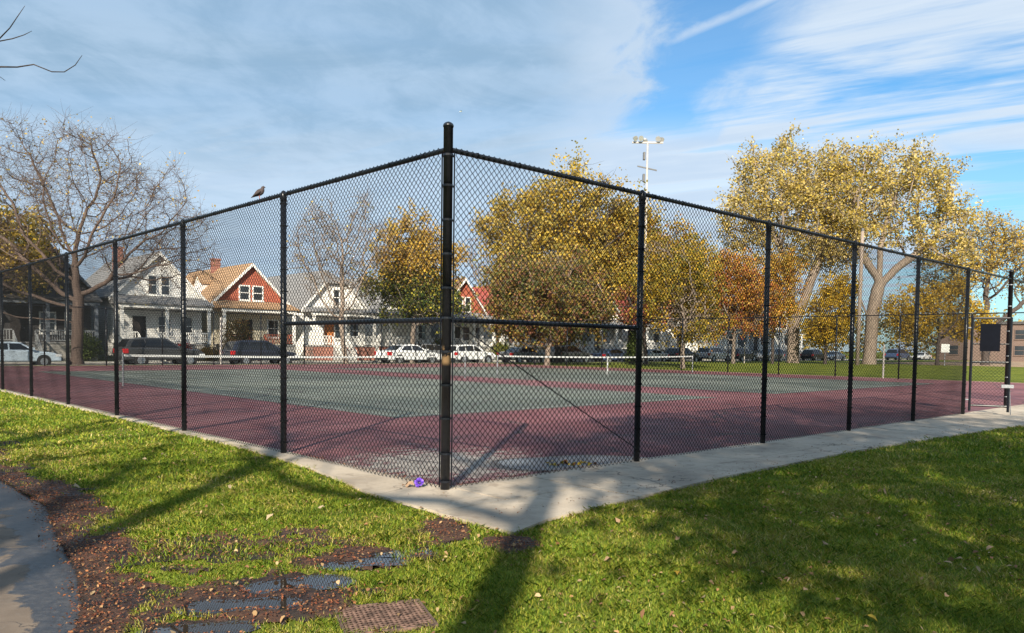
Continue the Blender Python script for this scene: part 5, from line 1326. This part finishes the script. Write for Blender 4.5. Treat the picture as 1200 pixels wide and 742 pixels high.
# loose leaves over the lawn
m = 14000; lx = rng.uniform(-7, 12, m); ly = rng.uniform(3.5, 16, m); uu, vv = to_uv(lx, ly)
k = ~in_poly(uu, vv, APRON_UV) & ~((uu > 0) & (vv > 0)) & ~in_poly(lx, ly, PATH_POLY) & (rng.uniform(0, 1, m) < np.clip((vnoise(lx, ly, 1.1, 31) - .35) * 1.1 + (vnoise(lx, ly, 4, 32) - .5) * .8, .03, .8)); lx, ly = lx[k], ly[k]
m2 = 700; cu_ = rng.uniform(.2, 26, m2) ** 1.0; cv_ = rng.uniform(.2, 26, m2); x = np.concatenate([x, P0.x + dR.x * cu_ + dL.x * cv_]); y = np.concatenate([y, P0.y + dR.y * cu_ + dL.y * cv_]); z = np.concatenate([z, np.full(m2, .036)])
m3 = 420; cu_ = rng.uniform(-.6, 14, m3); cv_ = np.where(rng.rand(m3) < .6, -1.42 + np.abs(rng.normal(0, .12, m3)), rng.uniform(-1.35, 0, m3)); x = np.concatenate([x, P0.x + dR.x * cu_ + dL.x * cv_]); y = np.concatenate([y, P0.y + dR.y * cu_ + dL.y * cv_]); z = np.concatenate([z, np.full(m3, .042)])
nl = len(x); x = np.concatenate([x, lx]); y = np.concatenate([y, ly]); z = np.concatenate([z, np.full(len(lx), .035)])
size = rng.uniform(.008, .023, len(x)); size[nl:] = rng.uniform(.018, .045, len(lx))
V, F = leaf_np(x, y, z, size, rng)
col = .85 * LC[rng.randint(0, 6, len(x))]; col[nl:] = np.array([[.34, .21, .10], [.30, .16, .07], [.40, .28, .15], [.24, .12, .06]])[rng.randint(0, 4, len(lx))]
col = col * rng.uniform(.7, 1.25, len(x))[:, None]
print('LITTER', len(F))
tag(link('leaf_litter', np_mesh('leaf_litter', V, F, 'litter', np.repeat(col, 6, 0))), 'reddish brown leaf litter over the bare earth beside the path', 'leaf litter', kind='stuff')

# leaves that can be told apart
def one_leaf(x, y, z, s, colr, label, group, seed):
    r = np.random.RandomState(seed); V, F = leaf_np(np.array([x]), np.array([y]), np.array([z]), np.array([s]), r, .5)
    V[:, 0] -= x; V[:, 1] -= y
    o = link('fallen_leaf', np_mesh('fallen_leaf', V, F, 'litter', np.tile(np.array(colr) * r.uniform(.8, 1.2), (6, 1)))); o.location = (x, y, 0)
    tag(o, label, 'leaf', group)
r_ = random.Random(5)
spots = [(3.25, 5.76), (3.33, 5.80), (3.20, 5.70), (3.77, 6.14), (.71, 5.64), (1.15, 5.35), (1.55, 4.75), (1.9, 5.0), (2.1, 4.5), (1.05, 4.62), (2.5, 6.2), (1.35, 6.3), (.95, 6.9), (1.8, 7.2), (2.9, 7.4), (4.4, 7.2), (4.1, 8.6), (5.6, 9.3), (2.35, 5.4), (2.75, 4.9), (.55, 4.8), (.75, 5.2), (3.6, 5.2), (1.7, 5.9)]
for i, (x, y) in enumerate(spots):
    if i in (5, 8): one_leaf(x, y, .04, .06, (.55, .34, .04), 'yellow fallen leaf lying on the shaded lawn', 'yellow leaves on the shaded lawn', i)
    else: one_leaf(x, y, .05, r_.uniform(.04, .07), (.40, .25, .14), 'curled tan fallen leaf lying on the shaded lawn', 'tan leaves on the shaded lawn', i)
for i in range(16):
    x, y = r_.uniform(-4.8, -1.0), r_.uniform(6.6, 12)
    uu, vv = to_uv(x, y)
    if in_poly(np.array([uu]), np.array([vv]), APRON_UV)[0] or uu > -.4 or in_poly(np.array([x]), np.array([y]), PATH_POLY)[0]: continue
    one_leaf(x, y, .05, r_.uniform(.045, .075), (.45, .34, .21), 'pale dry fallen leaf lying on the sunlit lawn by the path', 'pale leaves on the sunlit lawn', 100 + i)
for i in range(26):
    q = r_.uniform(0, 6.28); rr = r_.random() ** .5 * .36
    one_leaf(0.80 + math.cos(q) * rr * 1.0, 10.42 + math.sin(q) * rr * .55, .031, r_.uniform(.05, .08), (.55, .36, .03) if i % 5 else (.22, .08, .03), 'wet yellow leaf floating in the puddle inside the fence' if i % 5 else 'wet rust brown leaf floating in the puddle inside the fence', 'yellow leaves in the court puddle' if i % 5 else 'brown leaves in the court puddle', 200 + i)

# ================================================================== SMALL THINGS
# drain grate in the grass
gr = empty('drain_grate', (-.72, 4.50, .0), .35); tag(gr, 'rusty diamond mesh drain grate sunk in the grass by the puddles', 'grate')
fm = MB(); a, b = .26, .235
fm.box(-a, a, -b, -b + .014, .0, .022); fm.box(-a, a, b - .014, b, .0, .022); fm.box(-a, -a + .014, -b + .014, b - .014, .0, .022); fm.box(a - .014, a, -b + .014, b - .014, .0, .022)
fm.build('frame', 'rust_metal', gr)
bm_ = MB(); s = .034; K = int(2 * (a + b) / s)
for i in range(-K, K):
    for sg_ in (-1, 1):
        pts = []
        c = i * s + .01
        # line y = sg*(0.62 x) + c clipped to the frame
        xs_ = np.linspace(-a + .02, a - .02, 60); ys_ = sg_ * .62 * xs_ + c; k = np.abs(ys_) < b - .02
        if k.sum() < 2: continue
        bm_.tube([(xs_[k][0], ys_[k][0], .020 + sg_ * .002), (xs_[k][-1], ys_[k][-1], .020 + sg_ * .002)], .0042, 4)
q = bm_.build('lattice', 'rust_metal', gr); q['kind'] = 'stuff'
MB().add([(-a, -b, .005), (a, -b, .005), (a, b, .005), (-a, b, .005)], [(0, 1, 2, 3)]).build('sump', 'soil', gr)
# purple blossom on a scrap of dead leaves beside the corner post
pb = empty('purple_blossom', (-1.00, 8.56, .036)); tag(pb, 'small bright purple blossom on the concrete by the corner post', 'flower')
rg = np.random.RandomState(71); Vp = []; Fp = []; k = 0
for i in range(90):
    d = rg.normal(0, 1, 3); d[2] = d[2] * .8 + .15; d /= np.linalg.norm(d); e = np.cross(d, rg.normal(0, 1, 3)); e /= np.linalg.norm(e); g = np.cross(d, e)
    c = d * .022 + np.array([0, 0, .052]); L = rg.uniform(.026, .040); w = L * .42
    Vp += [c, c + d * L * .6 + e * w + g * .006, c + d * L, c + d * L * .6 - e * w - g * .006]; Fp.append((k, k + 1, k + 2, k + 3)); k += 4
link('petals', np_mesh('petals', Vp, Fp, 'purple'), pb)
MB().tube([(0, 0, .045), (.02, .03, .02), (.05, .06, .006)], [.006, .005, .004], 6).build('stalk', 'bark_dark', pb)
for i, (x, y, sz) in enumerate(((-1.10, 8.56, .10), (-1.05, 8.60, .09), (-1.16, 8.60, .08), (-1.12, 8.63, .09))):
    one_leaf(x, y, .045, sz, (.34, .22, .14), 'dull tan dead leaf lying beside the purple blossom', 'dead leaves beside the purple blossom', 300 + i)
# pigeon on the top rail
bt = W(0, 4.42); bird = empty('bird', (bt.x, bt.y, FH + RR), math.radians(8)); bird.scale = (.74, .74, .74); tag(bird, 'plump grey brown bird perched on the fence top rail', 'bird')
sp = [(-.155, -.005, .006), (-.12, .018, .016), (-.085, .040, .028), (-.045, .072, .050), (.0, .100, .066), (.035, .125, .064), (.058, .155, .050), (.066, .180, .036), (.072, .200, .034), (.088, .212, .028), (.108, .208, .010), (.124, .202, .002)]
m = MB(); m.tube([(x, 0, z + .03) for x, z, r in sp], [r for x, z, r in sp], 12); bo = m.build('body', 'bird_grey', bird, smooth=True)
for v_ in bo.data.vertices: v_.co.y *= .82
for s in (-1, 1):
    w = MB(); w.tube([(-.13, s * .012, .045), (-.07, s * .040, .090), (.0, s * .056, .130), (.035, s * .046, .155)], [.004, .022, .030, .012], 8); wo_ = w.build('wing', 'bird_grey', bird, smooth=True)
    MB().tube([(.0, s * .02, .085), (.012, s * .02, .0)], .004, 5).build('leg', 'red_siding', bird)
# gull far up
gl = empty('bird', (-20.5, 300, 89), .3); tag(gl, 'tiny pale bird gliding high in the cloudy sky', 'bird')
m = MB(); m.tube([(-.5, 0, 0), (-.2, 0, .02), (.2, 0, .03), (.5, 0, .02)], [.03, .14, .14, .03], 8); m.build('body', 'gull_white', gl, smooth=True)
for s in (-1, 1):
    m = MB(); m.add([(.2, s * .08, .05), (-.15, s * .08, .05), (-.25, s * .8, .22), (.1, s * .8, .24), (-.4, s * 1.5, .08), (.2, s * .08, .02), (-.15, s * .08, .02), (-.25, s * .8, .19), (.1, s * .8, .20), (-.4, s * 1.5, .06)],
                    [(0, 1, 2, 3), (3, 2, 4), (5, 8, 7, 6), (8, 9, 7), (0, 3, 8, 5), (3, 4, 9, 8), (4, 2, 7, 9), (2, 1, 6, 7), (1, 0, 5, 6)]); m.build('wing', 'gull_white', gl)
